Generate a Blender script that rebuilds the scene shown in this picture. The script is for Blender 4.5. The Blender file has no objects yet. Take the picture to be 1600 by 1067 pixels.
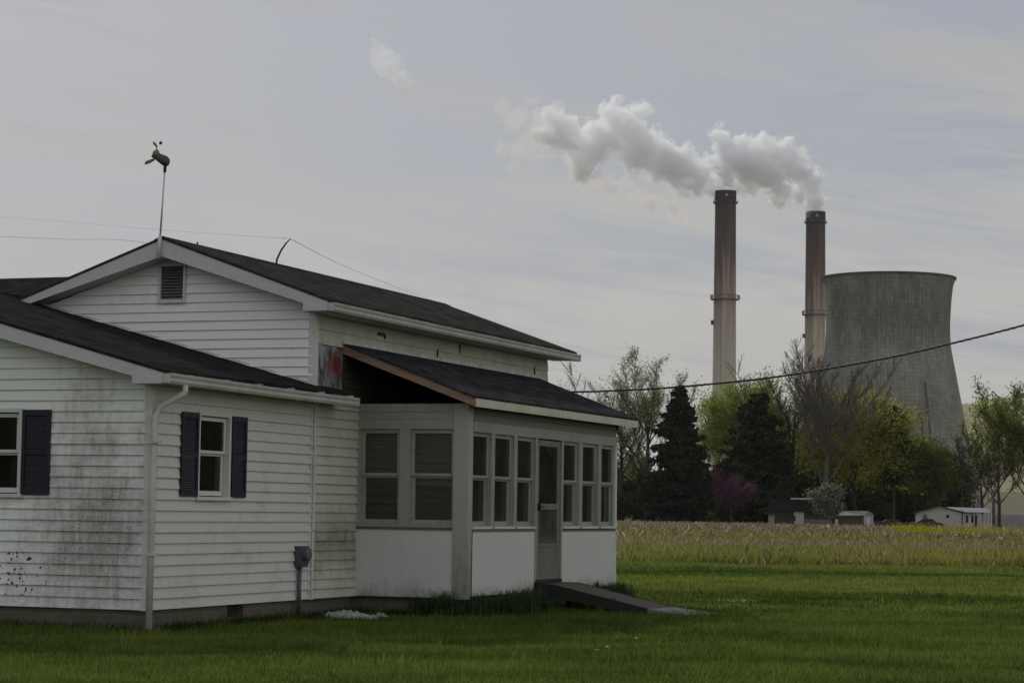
import bpy, math, random
import numpy as np
from mathutils import Vector, Matrix, noise as mnoise

S = bpy.context.scene
COL = S.collection
R = math.radians
rnd = random.Random(7)

# ------------------------------------------------------------------ camera
CAM = Vector((0, 0, 1.47))
F_PX, PITCH, ROLL, YAW = 3543.3, R(4.29084), R(0.83675), R(20.77379)
fwd = Vector((0, math.cos(PITCH), math.sin(PITCH)))
up0 = Vector((0, -math.sin(PITCH), math.cos(PITCH)))
rt0 = Vector((1, 0, 0))
rt = math.cos(ROLL) * rt0 + math.sin(ROLL) * up0
up = -math.sin(ROLL) * rt0 + math.cos(ROLL) * up0
cd = bpy.data.cameras.new("camera")
cam = bpy.data.objects.new("camera", cd)
COL.objects.link(cam)
cd.sensor_width = 36
cd.lens = F_PX / 1600 * 36
cd.clip_start = 0.5
cd.clip_end = 20000
cam.matrix_world = Matrix(((rt.x, up.x, -fwd.x, CAM.x), (rt.y, up.y, -fwd.y, CAM.y), (rt.z, up.z, -fwd.z, CAM.z), (0, 0, 0, 1)))
S.camera = cam

def at(px, py, Y):
    """world point at forward distance Y seen at a position of the 1600 px wide photograph"""
    d = fwd + rt * ((px - 800) / F_PX) - up * ((py - 533.5) / F_PX)
    return CAM + d * (Y / d.y)

# ------------------------------------------------------------------ sun, sky, exposure
SUN = Vector((-0.545, 1.384, 1.0)).normalized()
ld = bpy.data.lights.new("sun", 'SUN')
ld.energy = 2.3
ld.angle = R(4)
ld.color = (1.0, 0.94, 0.85)
sun = bpy.data.objects.new("sun", ld)
COL.objects.link(sun)
sun.rotation_euler = SUN.to_track_quat('Z', 'Y').to_euler()
sun.location = (0, 0, 60)

W = bpy.data.worlds.new("World")
S.world = W
W.use_nodes = True

class NT:
    """short hand for building node trees"""
    def __init__(s, tree):
        s.t = tree
        s.n = tree.nodes
        s.l = tree.links
    def new(s, typ, ins=None, **kw):
        n = s.n.new(typ)
        for k, v in kw.items():
            setattr(n, k, v)
        for k, v in (ins or {}).items():
            sock = n.inputs[k]
            if hasattr(v, 'is_linked') or isinstance(v, bpy.types.NodeSocket):
                s.l.new(v, sock)
            else:
                sock.default_value = v
        return n
    def math(s, op, a, b=0.0, c=None, clamp=False):
        ins = {0: a, 1: b}
        if c is not None:
            ins[2] = c
        return s.new('ShaderNodeMath', ins, operation=op, use_clamp=clamp).outputs[0]
    def ramp(s, fac, stops, interp='LINEAR'):
        n = s.new('ShaderNodeValToRGB', {0: fac})
        cr = n.color_ramp
        cr.interpolation = interp
        while len(cr.elements) > 2:
            cr.elements.remove(cr.elements[-1])
        for i, (p, c) in enumerate(stops):
            e = cr.elements[i] if i < 2 else cr.elements.new(p)
            e.position = p
            c = (c, c, c, 1) if isinstance(c, (int, float)) else (tuple(c) + (1,))[:4]
            e.color = c
        return n.outputs[0]
    def mix(s, fac, a, b, blend='MIX'):
        n = s.new('ShaderNodeMix', data_type='RGBA', blend_type=blend)
        for k, v in ((0, fac), (6, a), (7, b)):
            if isinstance(v, bpy.types.NodeSocket):
                s.l.new(v, n.inputs[k])
            else:
                n.inputs[k].default_value = v if k == 0 else (tuple(v) + (1,))[:4]
        return n.outputs[2]
    def noise(s, vec, scale, detail=4, rough=0.55, dist=0.0):
        return s.new('ShaderNodeTexNoise', {'Vector': vec, 'Scale': scale, 'Detail': detail, 'Roughness': rough, 'Distortion': dist}).outputs[0]
    def mapv(s, vec, scale=(1, 1, 1), loc=(0, 0, 0), rot=(0, 0, 0)):
        return s.new('ShaderNodeMapping', {'Vector': vec, 'Scale': scale, 'Location': loc, 'Rotation': rot}).outputs[0]

nt = NT(W.node_tree)
nt.n.clear()
sky = nt.new('ShaderNodeTexSky', sky_type='NISHITA', sun_disc=False, sun_elevation=math.asin(SUN.z), sun_rotation=math.atan2(SUN.x, SUN.y))
sky.air_density = 1.2
sky.dust_density = 2.5
skyc = nt.mix(1.0, sky.outputs[0], (0.085, 0.085, 0.085), 'MULTIPLY')
gen = nt.new('ShaderNodeTexCoord').outputs['Generated']
sep = nt.new('ShaderNodeSeparateXYZ', {0: gen})
az = nt.math('ARCTAN2', sep.outputs[0], sep.outputs[1])
el = nt.math('ARCSINE', sep.outputs[2])
sv = nt.new('ShaderNodeCombineXYZ', {0: nt.math('MULTIPLY', az, 5.0), 1: nt.math('MULTIPLY', nt.math('ADD', el, nt.math('MULTIPLY', az, 0.12)), 20.0), 2: 0.0}).outputs[0]
n1 = nt.noise(nt.mapv(sv, (1, 1, 1), (2.3, 5.1, 0)), 1.15, 5, 0.5, 0.5)
n2 = nt.noise(nt.mapv(sv, (2.2, 4.5, 1), (4, 2, 0)), 1.0, 6, 0.60, 1.1)
cl = nt.math('ADD', nt.math('MULTIPLY', n1, 0.58), nt.math('MULTIPLY', n2, 0.42))
# less cloud (bluer) in the upper left of the view
bias = nt.math('MULTIPLY', nt.math('SUBTRACT', nt.math('MULTIPLY', el, 1.4), nt.math('MULTIPLY', az, 0.22)), 0.62)
cover = nt.ramp(nt.math('SUBTRACT', cl, nt.math('MINIMUM', bias, 0.14)), [(0.325, 0.0), (0.475, 1.0)])
warm = nt.ramp(nt.math('ADD', el, nt.math('MULTIPLY', nt.math('SUBTRACT', n2, 0.5), 0.12)), [(0.0, (0.475, 0.468, 0.455)), (0.10, (0.515, 0.51, 0.495)), (0.22, (0.445, 0.446, 0.452)), (0.7, (0.43, 0.435, 0.445))])
bluec = nt.mix(0.12, (0.345, 0.372, 0.435), skyc)
cloudc = nt.mix(cover, bluec, warm)
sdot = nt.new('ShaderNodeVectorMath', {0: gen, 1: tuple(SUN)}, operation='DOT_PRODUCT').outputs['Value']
# sky opposite the sun is raised as added fill on the camera-facing sides
sky_fill = nt.ramp(nt.math('ADD', nt.math('MULTIPLY', sdot, 0.5), 0.5), [(0.0, (1.62, 1.58, 1.48)), (0.40, (1.42, 1.40, 1.33)), (0.72, (1.03, 1.02, 1.0)), (0.83, 0.93), (1.0, 0.97)])
cloudc = nt.mix(1.0, cloudc, sky_fill, 'MULTIPLY')
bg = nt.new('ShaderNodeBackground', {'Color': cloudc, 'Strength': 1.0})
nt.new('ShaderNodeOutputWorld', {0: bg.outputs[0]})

S.view_settings.view_transform = 'Standard'
S.view_settings.look = 'None'
S.view_settings.exposure = 0
S.view_settings.gamma = 1
S.render.engine = 'CYCLES'
cy = S.cycles
cy.use_denoising = True
cy.max_bounces = 8
cy.diffuse_bounces = 3
cy.glossy_bounces = 3
cy.transparent_max_bounces = 10
cy.volume_bounces = 14
cy.volume_max_steps = 256
cy.sample_clamp_indirect = 5

# ------------------------------------------------------------------ object helpers
class MB:
    """collects faces and links them as one mesh object"""
    def __init__(s):
        s.v = []
        s.f = []
    def face(s, pts):
        k = len(s.v)
        s.v += [tuple(p) for p in pts]
        s.f.append(tuple(range(k, k + len(pts))))
    def hexa(s, p):
        k = len(s.v)
        s.v += [tuple(q) for q in p]
        for a in ((0, 3, 2, 1), (4, 5, 6, 7), (0, 1, 5, 4), (1, 2, 6, 5), (2, 3, 7, 6), (3, 0, 4, 7)):
            s.f.append(tuple(k + i for i in a))
    def box(s, x0, x1, y0, y1, z0, z1):
        s.hexa([(x0, y0, z0), (x1, y0, z0), (x1, y1, z0), (x0, y1, z0), (x0, y0, z1), (x1, y0, z1), (x1, y1, z1), (x0, y1, z1)])
        return s
    def prism(s, poly, vec):
        vec = Vector(vec)
        poly = [Vector(p) for p in poly]
        n = len(poly)
        k = len(s.v)
        s.v += [tuple(p) for p in poly] + [tuple(p + vec) for p in poly]
        s.f.append(tuple(range(k, k + n))[::-1])
        s.f.append(tuple(range(k + n, k + 2 * n)))
        for i in range(n):
            j = (i + 1) % n
            s.f.append((k + i, k + j, k + n + j, k + n + i))
        return s
    def beam(s, a, b, w, h, upv=(0, 0, 1)):
        a, b = Vector(a), Vector(b)
        d = (b - a).normalized()
        sd = d.cross(Vector(upv)).normalized()
        u = sd.cross(d).normalized()
        q = [(-w / 2, -h / 2), (w / 2, -h / 2), (w / 2, h / 2), (-w / 2, h / 2)]
        s.hexa([a + sd * i + u * j for i, j in q] + [b + sd * i + u * j for i, j in q])
        return s
    def tube(s, pts, r, n=8, cap=True):
        pts = [Vector(p) for p in pts]
        rs = r if isinstance(r, (list, tuple)) else [r] * len(pts)
        k = len(s.v)
        prev = None
        for i, p in enumerate(pts):
            d = (pts[min(i + 1, len(pts) - 1)] - pts[max(i - 1, 0)]).normalized()
            if prev is None:
                a = d.orthogonal().normalized()
            else:
                a = (prev - d * prev.dot(d)).normalized()
            prev = a
            b = d.cross(a)
            for j in range(n):
                t = 2 * math.pi * j / n
                s.v.append(tuple(p + (a * math.cos(t) + b * math.sin(t)) * rs[i]))
        for i in range(len(pts) - 1):
            for j in range(n):
                j2 = (j + 1) % n
                s.f.append((k + i * n + j, k + i * n + j2, k + (i + 1) * n + j2, k + (i + 1) * n + j))
        if cap:
            s.f.append(tuple(range(k, k + n))[::-1])
            e = k + (len(pts) - 1) * n
            s.f.append(tuple(range(e, e + n)))
        return s
    def lathe(s, prof, n=64, c=(0, 0), closed=False):
        k = len(s.v)
        for r, z in prof:
            for j in range(n):
                t = 2 * math.pi * j / n
                s.v.append((c[0] + r * math.cos(t), c[1] + r * math.sin(t), z))
        m = len(prof)
        for i in range(m if closed else m - 1):
            i2 = (i + 1) % m
            for j in range(n):
                j2 = (j + 1) % n
                s.f.append((k + i * n + j, k + i * n + j2, k + i2 * n + j2, k + i2 * n + j))
        return s
    def ellipsoid(s, c, rx, ry, rz, n=12, m=8, rot=None):
        k = len(s.v)
        c = Vector(c)
        for i in range(m + 1):
            ph = math.pi * i / m
            for j in range(n):
                t = 2 * math.pi * j / n
                p = Vector((rx * math.sin(ph) * math.cos(t), ry * math.sin(ph) * math.sin(t), rz * math.cos(ph)))
                if rot:
                    p = rot @ p
                s.v.append(tuple(c + p))
        for i in range(m):
            for j in range(n):
                j2 = (j + 1) % n
                s.f.append((k + i * n + j, k + (i + 1) * n + j, k + (i + 1) * n + j2, k + i * n + j2))
        return s
    def build(s, name, mat, parent=None, off=None, smooth=False, fix=True):
        me = bpy.data.meshes.new(name)
        v = s.v if off is None else [(a - off[0], b - off[1], c - off[2]) for a, b, c in s.v]
        me.from_pydata(v, [], s.f)
        if fix:
            import bmesh
            bm = bmesh.new()
            bm.from_mesh(me)
            bmesh.ops.remove_doubles(bm, verts=bm.verts, dist=1e-5) if smooth else None
            bmesh.ops.recalc_face_normals(bm, faces=bm.faces)
            bm.to_mesh(me)
            bm.free()
        if smooth:
            me.shade_smooth()
        if mat:
            me.materials.append(mat)
        o = bpy.data.objects.new(name, me)
        COL.objects.link(o)
        if parent:
            o.parent = parent
        return o

def raw_mesh(name, verts, quads, mat, parent=None, smooth=False):
    """fast numpy mesh: verts (N,3), quads (M,k)"""
    me = bpy.data.meshes.new(name)
    nv, nf, k = len(verts), len(quads), quads.shape[1]
    me.vertices.add(nv)
    me.vertices.foreach_set('co', np.asarray(verts, np.float32).ravel())
    me.loops.add(nf * k)
    me.loops.foreach_set('vertex_index', np.asarray(quads, np.int32).ravel())
    me.polygons.add(nf)
    me.polygons.foreach_set('loop_start', np.arange(0, nf * k, k, dtype=np.int32))
    me.polygons.foreach_set('loop_total', np.full(nf, k, np.int32))
    me.update(calc_edges=True)
    if smooth:
        me.shade_smooth()
    me.materials.append(mat)
    o = bpy.data.objects.new(name, me)
    COL.objects.link(o)
    if parent:
        o.parent = parent
    return o

def tag(o, label, cat=None, group=None, kind=None):
    if label: o['label'] = label
    if cat: o['category'] = cat
    if group: o['group'] = group
    if kind: o['kind'] = kind
    return o

def thing(name, label, cat, loc=(0, 0, 0), rz=0.0, group=None):
    o = bpy.data.objects.new(name, None)
    COL.objects.link(o)
    o.location = loc
    o.rotation_euler = (0, 0, rz)
    o.empty_display_size = 0.3
    return tag(o, label, cat, group)

# ------------------------------------------------------------------ materials
def mat(name):
    m = bpy.data.materials.new(name)
    m.use_nodes = True
    t = NT(m.node_tree)
    t.n.clear()
    return m, t

def finish(t, color, rough=0.7, bump=None, bstr=0.3, bdist=0.01, metallic=0.0, spec=0.4, normal=None):
    ins = {'Base Color': color if isinstance(color, bpy.types.NodeSocket) else (tuple(color) + (1,))[:4], 'Roughness': rough, 'Metallic': metallic, 'Specular IOR Level': spec}
    if bump is not None:
        ins['Normal'] = t.new('ShaderNodeBump', {'Height': bump, 'Strength': bstr, 'Distance': bdist}).outputs[0]
    p = t.new('ShaderNodeBsdfPrincipled', ins)
    t.new('ShaderNodeOutputMaterial', {0: p.outputs[0]})

def objco(t):
    return t.new('ShaderNodeTexCoord').outputs['Object']

def simple(name, col, rough=0.7, var=0.25, scale=3.0, metallic=0.0, spec=0.4, bstr=0.15, stretch=(1, 1, 1)):
    m, t = mat(name)
    co = t.mapv(objco(t), stretch)
    n = t.noise(co, scale, 6, 0.6)
    n2 = t.noise(co, scale * 9, 3, 0.6)
    f = t.math('ADD', t.math('MULTIPLY', n, 0.7), t.math('MULTIPLY', n2, 0.3))
    a = tuple(c * (1 - var) for c in col)
    b = tuple(min(1, c * (1 + var)) for c in col)
    finish(t, t.mix(t.ramp(f, [(0.3, 0.0), (0.7, 1.0)]), a, b), rough, f, bstr, 0.01, metallic, spec)
    return m

def painted(name, base, dirt=(0.17, 0.17, 0.145), amount=0.5, streak=6.0, lowmask=None, mold=False, axis=0, moss=0.0):
    """white paint with grey-green mildew in patches of its own"""
    m, t = mat(name)
    co = objco(t)
    big = t.noise(co, 1.5, 4, 0.55, 0.3)
    mid = t.noise(t.mapv(co, (1, 1, 2.4)), 5.0, 6, 0.70, 0.4)
    st = t.noise(t.mapv(co, (14, 14, 2.2)), 1.0, 5, 0.65)
    fine = t.noise(co, 42.0, 3, 0.6)
    s = t.math('ADD', t.math('ADD', t.math('MULTIPLY', big, 0.42), t.math('MULTIPLY', mid, 0.34)), t.math('MULTIPLY', st, 0.26))
    if lowmask is not None:
        xyz = t.new('ShaderNodeSeparateXYZ', {0: co})
        for ax, c, w, gain in lowmask:      # extra mildew in a patch of the wall
            d = t.math('ABSOLUTE', t.math('SUBTRACT', xyz.outputs[ax], c))
            g = t.math('SUBTRACT', 1.0, t.math('DIVIDE', d, w), clamp=True)
            s = t.math('ADD', s, t.math('MULTIPLY', t.math('SUBTRACT', g, 0.5), gain))
    k = t.ramp(s, [(0.56 - amount * 0.08, 0.0), (0.80 - amount * 0.06, 1.0)])
    k = t.math('MULTIPLY', k, t.ramp(t.math('ADD', fine, t.math('MULTIPLY', st, 0.5)), [(0.5, 0.45), (0.95, 1.0)]))
    k = t.math('MULTIPLY', k, 0.55 + 0.55 * amount, clamp=True)
    c = t.mix(k, base, dirt)
    lv = t.noise(co, 1.7, 3, 0.5)
    c = t.mix(t.math('MULTIPLY', lv, 0.35), c, tuple(x * 0.78 for x in base))
    if moss:
        g = t.ramp(t.noise(co, 2.2, 4, 0.6), [(0.45, 0.0), (0.7, moss)])
        c = t.mix(g, c, (base[0] * 0.62, base[1] * 0.70, base[2] * 0.45))
    if mold:                                  # black specks of mould in one cluster
        wv_ = t.new('ShaderNodeVectorMath', {0: t.new('ShaderNodeTexNoise', {'Vector': co, 'Scale': 24.0, 'Detail': 3.0}).outputs[1], 'Scale': 0.09}, operation='SCALE').outputs[0]
        wv_ = t.new('ShaderNodeVectorMath', {0: co, 1: wv_}, operation='ADD').outputs[0]
        vo = t.new('ShaderNodeTexVoronoi', {'Vector': t.mapv(wv_, (1, 1, 0.8)), 'Scale': 15.0, 'Randomness': 1.0}, feature='F1')
        spot = t.math('SUBTRACT', t.math('MULTIPLY', t.noise(co, 7.0, 4, 0.7, 0.3), 0.50), vo.outputs['Distance'])
        xyz = t.new('ShaderNodeSeparateXYZ', {0: co})
        dx = t.math('DIVIDE', t.math('SUBTRACT', xyz.outputs[0], mold[0]), mold[2])
        dz = t.math('DIVIDE', t.math('SUBTRACT', xyz.outputs[2], mold[1]), mold[3])
        rr = t.math('ADD', t.math('MULTIPLY', dx, dx), t.math('MULTIPLY', dz, dz))
        cm = t.math('MULTIPLY', t.math('SUBTRACT', 1.0, rr, clamp=True), 0.24)
        k2 = t.ramp(t.math('ADD', spot, cm), [(0.17, 0.0), (0.21, 1.0)])
        k2 = t.math('MULTIPLY', k2, t.ramp(rr, [(0.6, 1.0), (1.0, 0.0)]))
        c = t.mix(k2, c, (0.025, 0.025, 0.022))
    finish(t, c, 0.6, t.math('ADD', st, fine), 0.10, 0.004, spec=0.35)
    return m

# object space = house frame, origin at the corner of the front wing (u -13.32, v 23.28)
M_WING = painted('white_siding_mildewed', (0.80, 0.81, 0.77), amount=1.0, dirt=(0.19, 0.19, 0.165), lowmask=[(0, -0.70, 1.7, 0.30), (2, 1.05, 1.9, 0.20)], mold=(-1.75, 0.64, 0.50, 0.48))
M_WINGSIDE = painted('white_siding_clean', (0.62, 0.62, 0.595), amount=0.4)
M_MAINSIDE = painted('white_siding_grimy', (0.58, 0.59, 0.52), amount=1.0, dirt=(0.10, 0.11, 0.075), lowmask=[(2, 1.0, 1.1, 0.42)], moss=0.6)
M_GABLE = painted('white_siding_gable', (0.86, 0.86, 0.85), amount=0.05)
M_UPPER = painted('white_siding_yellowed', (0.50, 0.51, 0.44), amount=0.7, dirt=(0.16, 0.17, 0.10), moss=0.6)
M_TRIM = painted('white_trim_paint', (0.62, 0.63, 0.60), amount=0.5)
M_RAKE = painted('grey_white_rake_paint', (0.55, 0.555, 0.55), amount=0.5, dirt=(0.30, 0.31, 0.31))
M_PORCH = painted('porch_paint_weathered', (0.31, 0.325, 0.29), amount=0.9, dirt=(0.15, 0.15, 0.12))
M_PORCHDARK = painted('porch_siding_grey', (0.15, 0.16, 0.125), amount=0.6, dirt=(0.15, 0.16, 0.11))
M_PANEL = painted('white_ribbed_panel_paint', (0.60, 0.60, 0.585), amount=0.8, dirt=(0.10, 0.095, 0.07), lowmask=[(2, 0.22, 0.45, 0.44)])
M_GUTTER = painted('gutter_white', (0.52, 0.53, 0.50), amount=0.9, dirt=(0.18, 0.18, 0.14))
M_FASCIA = painted('yellowed_fascia', (0.58, 0.57, 0.45), amount=0.9, dirt=(0.22, 0.21, 0.16))
M_BLACK = simple('navy_shutter', (0.012, 0.013, 0.022), 0.5, 0.2, 3)
M_DARKIN = simple('dark_interior', (0.028, 0.027, 0.022), 0.9, 0.5, 2)
M_ATTIC = simple('attic_dark_boards', (0.04, 0.036, 0.032), 0.9, 0.5, 4)
M_CURTAIN = simple('curtain_cloth', (0.27, 0.27, 0.24), 0.95, 0.35, 5, stretch=(6, 6, 0.4))
M_BLIND = simple('beige_blind', (0.33, 0.325, 0.28), 0.9, 0.2, 6, stretch=(1, 1, 5))
M_WOOD = simple('new_brown_lumber', (0.24, 0.15, 0.105), 0.8, 0.35, 2.5, stretch=(1, 5, 8))
M_DECK = simple('dark_lumber', (0.020, 0.017, 0.016), 0.8, 0.4, 4, stretch=(2, 6, 2))  # darker lumber for the ramp sides, posts and threshold
M_DECKTOP = simple('worn_deck_boards', (0.085, 0.066, 0.052), 0.85, 0.4, 4, stretch=(2, 8, 2))
M_GREYMETAL = simple('grey_metal', (0.085, 0.095, 0.115), 0.5, 0.2, 4, metallic=0.4)
M_CONCRETE = simple('pale_concrete', (0.19, 0.18, 0.155), 0.95, 0.5, 5, bstr=0.6)
M_FOIL = None

def shingles(name, c1, c2, sc=1.0, axis_u=True):
    m, t = mat(name)
    co = objco(t)
    xyz = t.new('ShaderNodeSeparateXYZ', {0: co})
    a, b = (xyz.outputs[1], xyz.outputs[0]) if axis_u else (xyz.outputs[0], xyz.outputs[1])
    v = t.new('ShaderNodeCombineXYZ', {0: a, 1: b, 2: 0.0}).outputs[0]
    br = t.new('ShaderNodeTexBrick', {'Vector': v, 'Color1': (0.25, 0.25, 0.25, 1), 'Color2': (1, 1, 1, 1), 'Mortar': (0, 0, 0, 1), 'Scale': 1.0, 'Mortar Size': 0.008, 'Brick Width': 0.30, 'Row Height': 0.135, 'Bias': 0.0})
    g = t.noise(co, 60, 3, 0.7)
    w = t.noise(co, 1.3, 5, 0.6)
    f = t.math('ADD', t.math('MULTIPLY', br.outputs[0], 0.62), t.math('ADD', t.math('MULTIPLY', g, 0.30), t.math('MULTIPLY', w, 0.35)))
    c = t.mix(t.ramp(f, [(0.25, 0.0), (0.95, 1.0)]), c1, c2)
    finish(t, c, 1.0, t.math('ADD', br.outputs[0], g), 0.6, 0.012, spec=0.0)
    return m
M_ROOF_MAIN = shingles('brown_black_shingles', (0.018, 0.0175, 0.017), (0.058, 0.056, 0.053))
M_ROOF_WING = shingles('black_shingles', (0.013, 0.013, 0.013), (0.036, 0.035, 0.035))
M_ROOF_PORCH = shingles('new_black_shingles', (0.016, 0.0162, 0.0175), (0.052, 0.0525, 0.055))

def block_mat():
    m, t = mat('foundation_block')
    co = objco(t)
    xyz = t.new('ShaderNodeSeparateXYZ', {0: co})
    v = t.new('ShaderNodeCombineXYZ', {0: t.math('ADD', xyz.outputs[0], xyz.outputs[1]), 1: xyz.outputs[2], 2: 0.0}).outputs[0]
    br = t.new('ShaderNodeTexBrick', {'Vector': v, 'Color1': (0.12, 0.108, 0.08, 1), 'Color2': (0.155, 0.138, 0.105, 1), 'Mortar': (0.21, 0.195, 0.155, 1), 'Scale': 1.0, 'Mortar Size': 0.006, 'Brick Width': 0.40, 'Row Height': 0.20})
    c = t.mix(t.noise(co, 5, 5, 0.65), br.outputs[0], (0.08, 0.075, 0.055), 'MIX')
    finish(t, c, 0.95, t.noise(co, 40, 3), 0.3)
    return m
M_BLOCK = block_mat()

def glass_mat(name='window_glass', tint=(0.62, 0.64, 0.58), dust=0.10):
    m, t = mat(name)
    tr = t.new('ShaderNodeBsdfTransparent', {0: tint + (1,)})
    gl = t.new('ShaderNodeBsdfGlossy', {0: (0.9, 0.9, 0.9, 1), 1: 0.03})
    co = objco(t)
    nb = t.new('ShaderNodeBump', {'Height': t.noise(co, 1.4, 2), 'Strength': 0.12, 'Distance': 0.05})
    t.l.new(nb.outputs[0], gl.inputs['Normal'])
    fr = t.new('ShaderNodeFresnel', {0: 1.5})
    mx = t.new('ShaderNodeMixShader', {0: fr.outputs[0], 1: tr.outputs[0], 2: gl.outputs[0]})
    df = t.new('ShaderNodeBsdfDiffuse', {0: (0.20, 0.20, 0.17, 1)})
    mx2 = t.new('ShaderNodeMixShader', {0: t.math('MULTIPLY', t.noise(t.mapv(co, (1, 1, 0.6)), 4, 4, 0.6), dust), 1: mx.outputs[0], 2: df.outputs[0]})
    t.new('ShaderNodeOutputMaterial', {0: mx2.outputs[0]})
    return m
M_GLASS = glass_mat()
M_PORCHGLASS = glass_mat('dusty_porch_glass', (0.72, 0.73, 0.66), 0.18)

def leaf_mat(name, c1, c2, c3=None, trans=0.35, rough=0.6):
    m, t = mat(name)
    ri = t.new('ShaderNodeNewGeometry').outputs['Random Per Island']
    co = objco(t)
    n = t.noise(co, 0.35, 3, 0.6)
    f = t.math('ADD', t.math('MULTIPLY', ri, 0.55), t.math('MULTIPLY', n, 0.6))
    stops = [(0.25, c1), (0.85, c2)] if c3 is None else [(0.22, c1), (0.55, c2), (0.85, c3)]
    c = t.ramp(f, stops)
    d = t.new('ShaderNodeBsdfDiffuse', {0: c})
    tl = t.new('ShaderNodeBsdfTranslucent', {0: c})
    mx = t.new('ShaderNodeMixShader', {0: trans, 1: d.outputs[0], 2: tl.outputs[0]})
    t.new('ShaderNodeOutputMaterial', {0: mx.outputs[0]})
    return m

# ------------------------------------------------------------------ ground
def lawn_mat():
    m, t = mat('mown_lawn')
    co = objco(t)
    a = t.noise(t.mapv(co, (0.25, 0.5, 1), rot=(0, 0, -0.1)), 1.0, 4, 0.55)
    b = t.noise(co, 7, 5, 0.7)
    c = t.ramp(t.math('ADD', t.math('MULTIPLY', a, 0.6), t.math('MULTIPLY', b, 0.4)), [(0.3, (0.030, 0.046, 0.011)), (0.52, (0.060, 0.084, 0.018)), (0.75, (0.10, 0.125, 0.028))])
    finish(t, c, 1.0, b, 0.8, 0.05, spec=0.05)
    return m

def field_color(t, co):
    """bands of brown corn stubble and green weeds, drawn out along the rows"""
    r = t.mapv(co, (0.014, 0.030, 1), rot=(0, 0, 0.06))
    a = t.noise(r, 1.0, 4, 0.6, 0.3)
    b = t.noise(t.mapv(co, (0.35, 0.16, 1)), 1.0, 5, 0.7)
    xyz = t.new('ShaderNodeSeparateXYZ', {0: co})
    d = xyz.outputs[1]
    band = t.new('ShaderNodeValToRGB', {0: t.math('DIVIDE', d, 420.0)})
    cr = band.color_ramp
    pts = [(0.0, 0.62), (0.165, 0.66), (0.185, 0.46), (0.225, 0.56), (0.25, 0.40), (0.29, 0.36), (0.33, 0.58), (0.43, 0.60), (0.50, 0.36), (1.0, 0.33)]
    cr.elements[0].position, cr.elements[1].position = pts[0][0], pts[-1][0]
    cr.elements[0].color = (pts[0][1],) * 3 + (1,)
    cr.elements[1].color = (pts[-1][1],) * 3 + (1,)
    for p, v in pts[1:-1]:
        e = cr.elements.new(p)
        e.color = (v, v, v, 1)
    f = t.math('ADD', t.math('MULTIPLY', band.outputs[0], 0.62), t.math('ADD', t.math('MULTIPLY', a, 0.30), t.math('MULTIPLY', b, 0.16)))
    return f, b

def field_mat():
    m, t = mat('stubble_field_soil')
    co = objco(t)
    f, b = field_color(t, co)
    c = t.ramp(f, [(0.40, (0.20, 0.145, 0.105)), (0.50, (0.17, 0.14, 0.075)), (0.60, (0.11, 0.125, 0.036))])
    k = t.noise(co, 0.9, 5, 0.75)
    c = t.mix(t.ramp(k, [(0.35, 0.0), (0.65, 0.5)]), c, (0.10, 0.085, 0.055))
    finish(t, c, 1.0, k, 1.0, 0.25, spec=0.03)
    return m

def sheet(name, x0, x1, y0, y1, z, m, nx=2, ny=2, disp=None):
    xs = np.linspace(x0, x1, nx)
    ys = np.linspace(y0, y1, ny)
    X, Y = np.meshgrid(xs, ys)
    Z = np.full_like(X, z)
    if disp is not None:
        Z = Z + disp(X, Y)
    v = np.stack([X.ravel(), Y.ravel(), Z.ravel()], 1)
    i, j = np.meshgrid(np.arange(nx - 1), np.arange(ny - 1))
    a = (j * nx + i).ravel()
    q = np.stack([a, a + 1, a + nx + 1, a + nx], 1)
    return raw_mesh(name, v, q, m, smooth=True)

EDGE = 68.5     # where the lawn meets the field (world Y), slightly oblique
M_LAWN = lawn_mat()
M_FIELD = field_mat()
g = sheet('ground', -6000, 6000, -600, 12000, -0.05, simple('far_ground', (0.055, 0.06, 0.03), 1.0, 0.4, 0.02))
tag(g, None, None, None, 'structure')
g = sheet('field', -260, 320, EDGE, 420, -0.02, M_FIELD)
tag(g, None, None, None, 'structure')

def lawn_z(x, y):
    """gentle swales near the field edge and a low rise against the porch"""
    return 0.030 * np.sin(x * 0.21 + y * 0.33) * np.clip((y - 36) / 12, 0, 1) - 0.07 * np.exp(-((y - 58 - 0.04 * x) / 2.2) ** 2) + 0.05 * np.exp(-((y - 63.5 - 0.04 * x) / 1.8) ** 2) - 0.05 * np.exp(-((y - 46 + 0.12 * x) / 3) ** 2)
g = sheet('lawn', -60, 60, -20, EDGE, 0.0, M_LAWN, 161, 240, lawn_z)
tag(g, None, None, None, 'structure')

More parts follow.
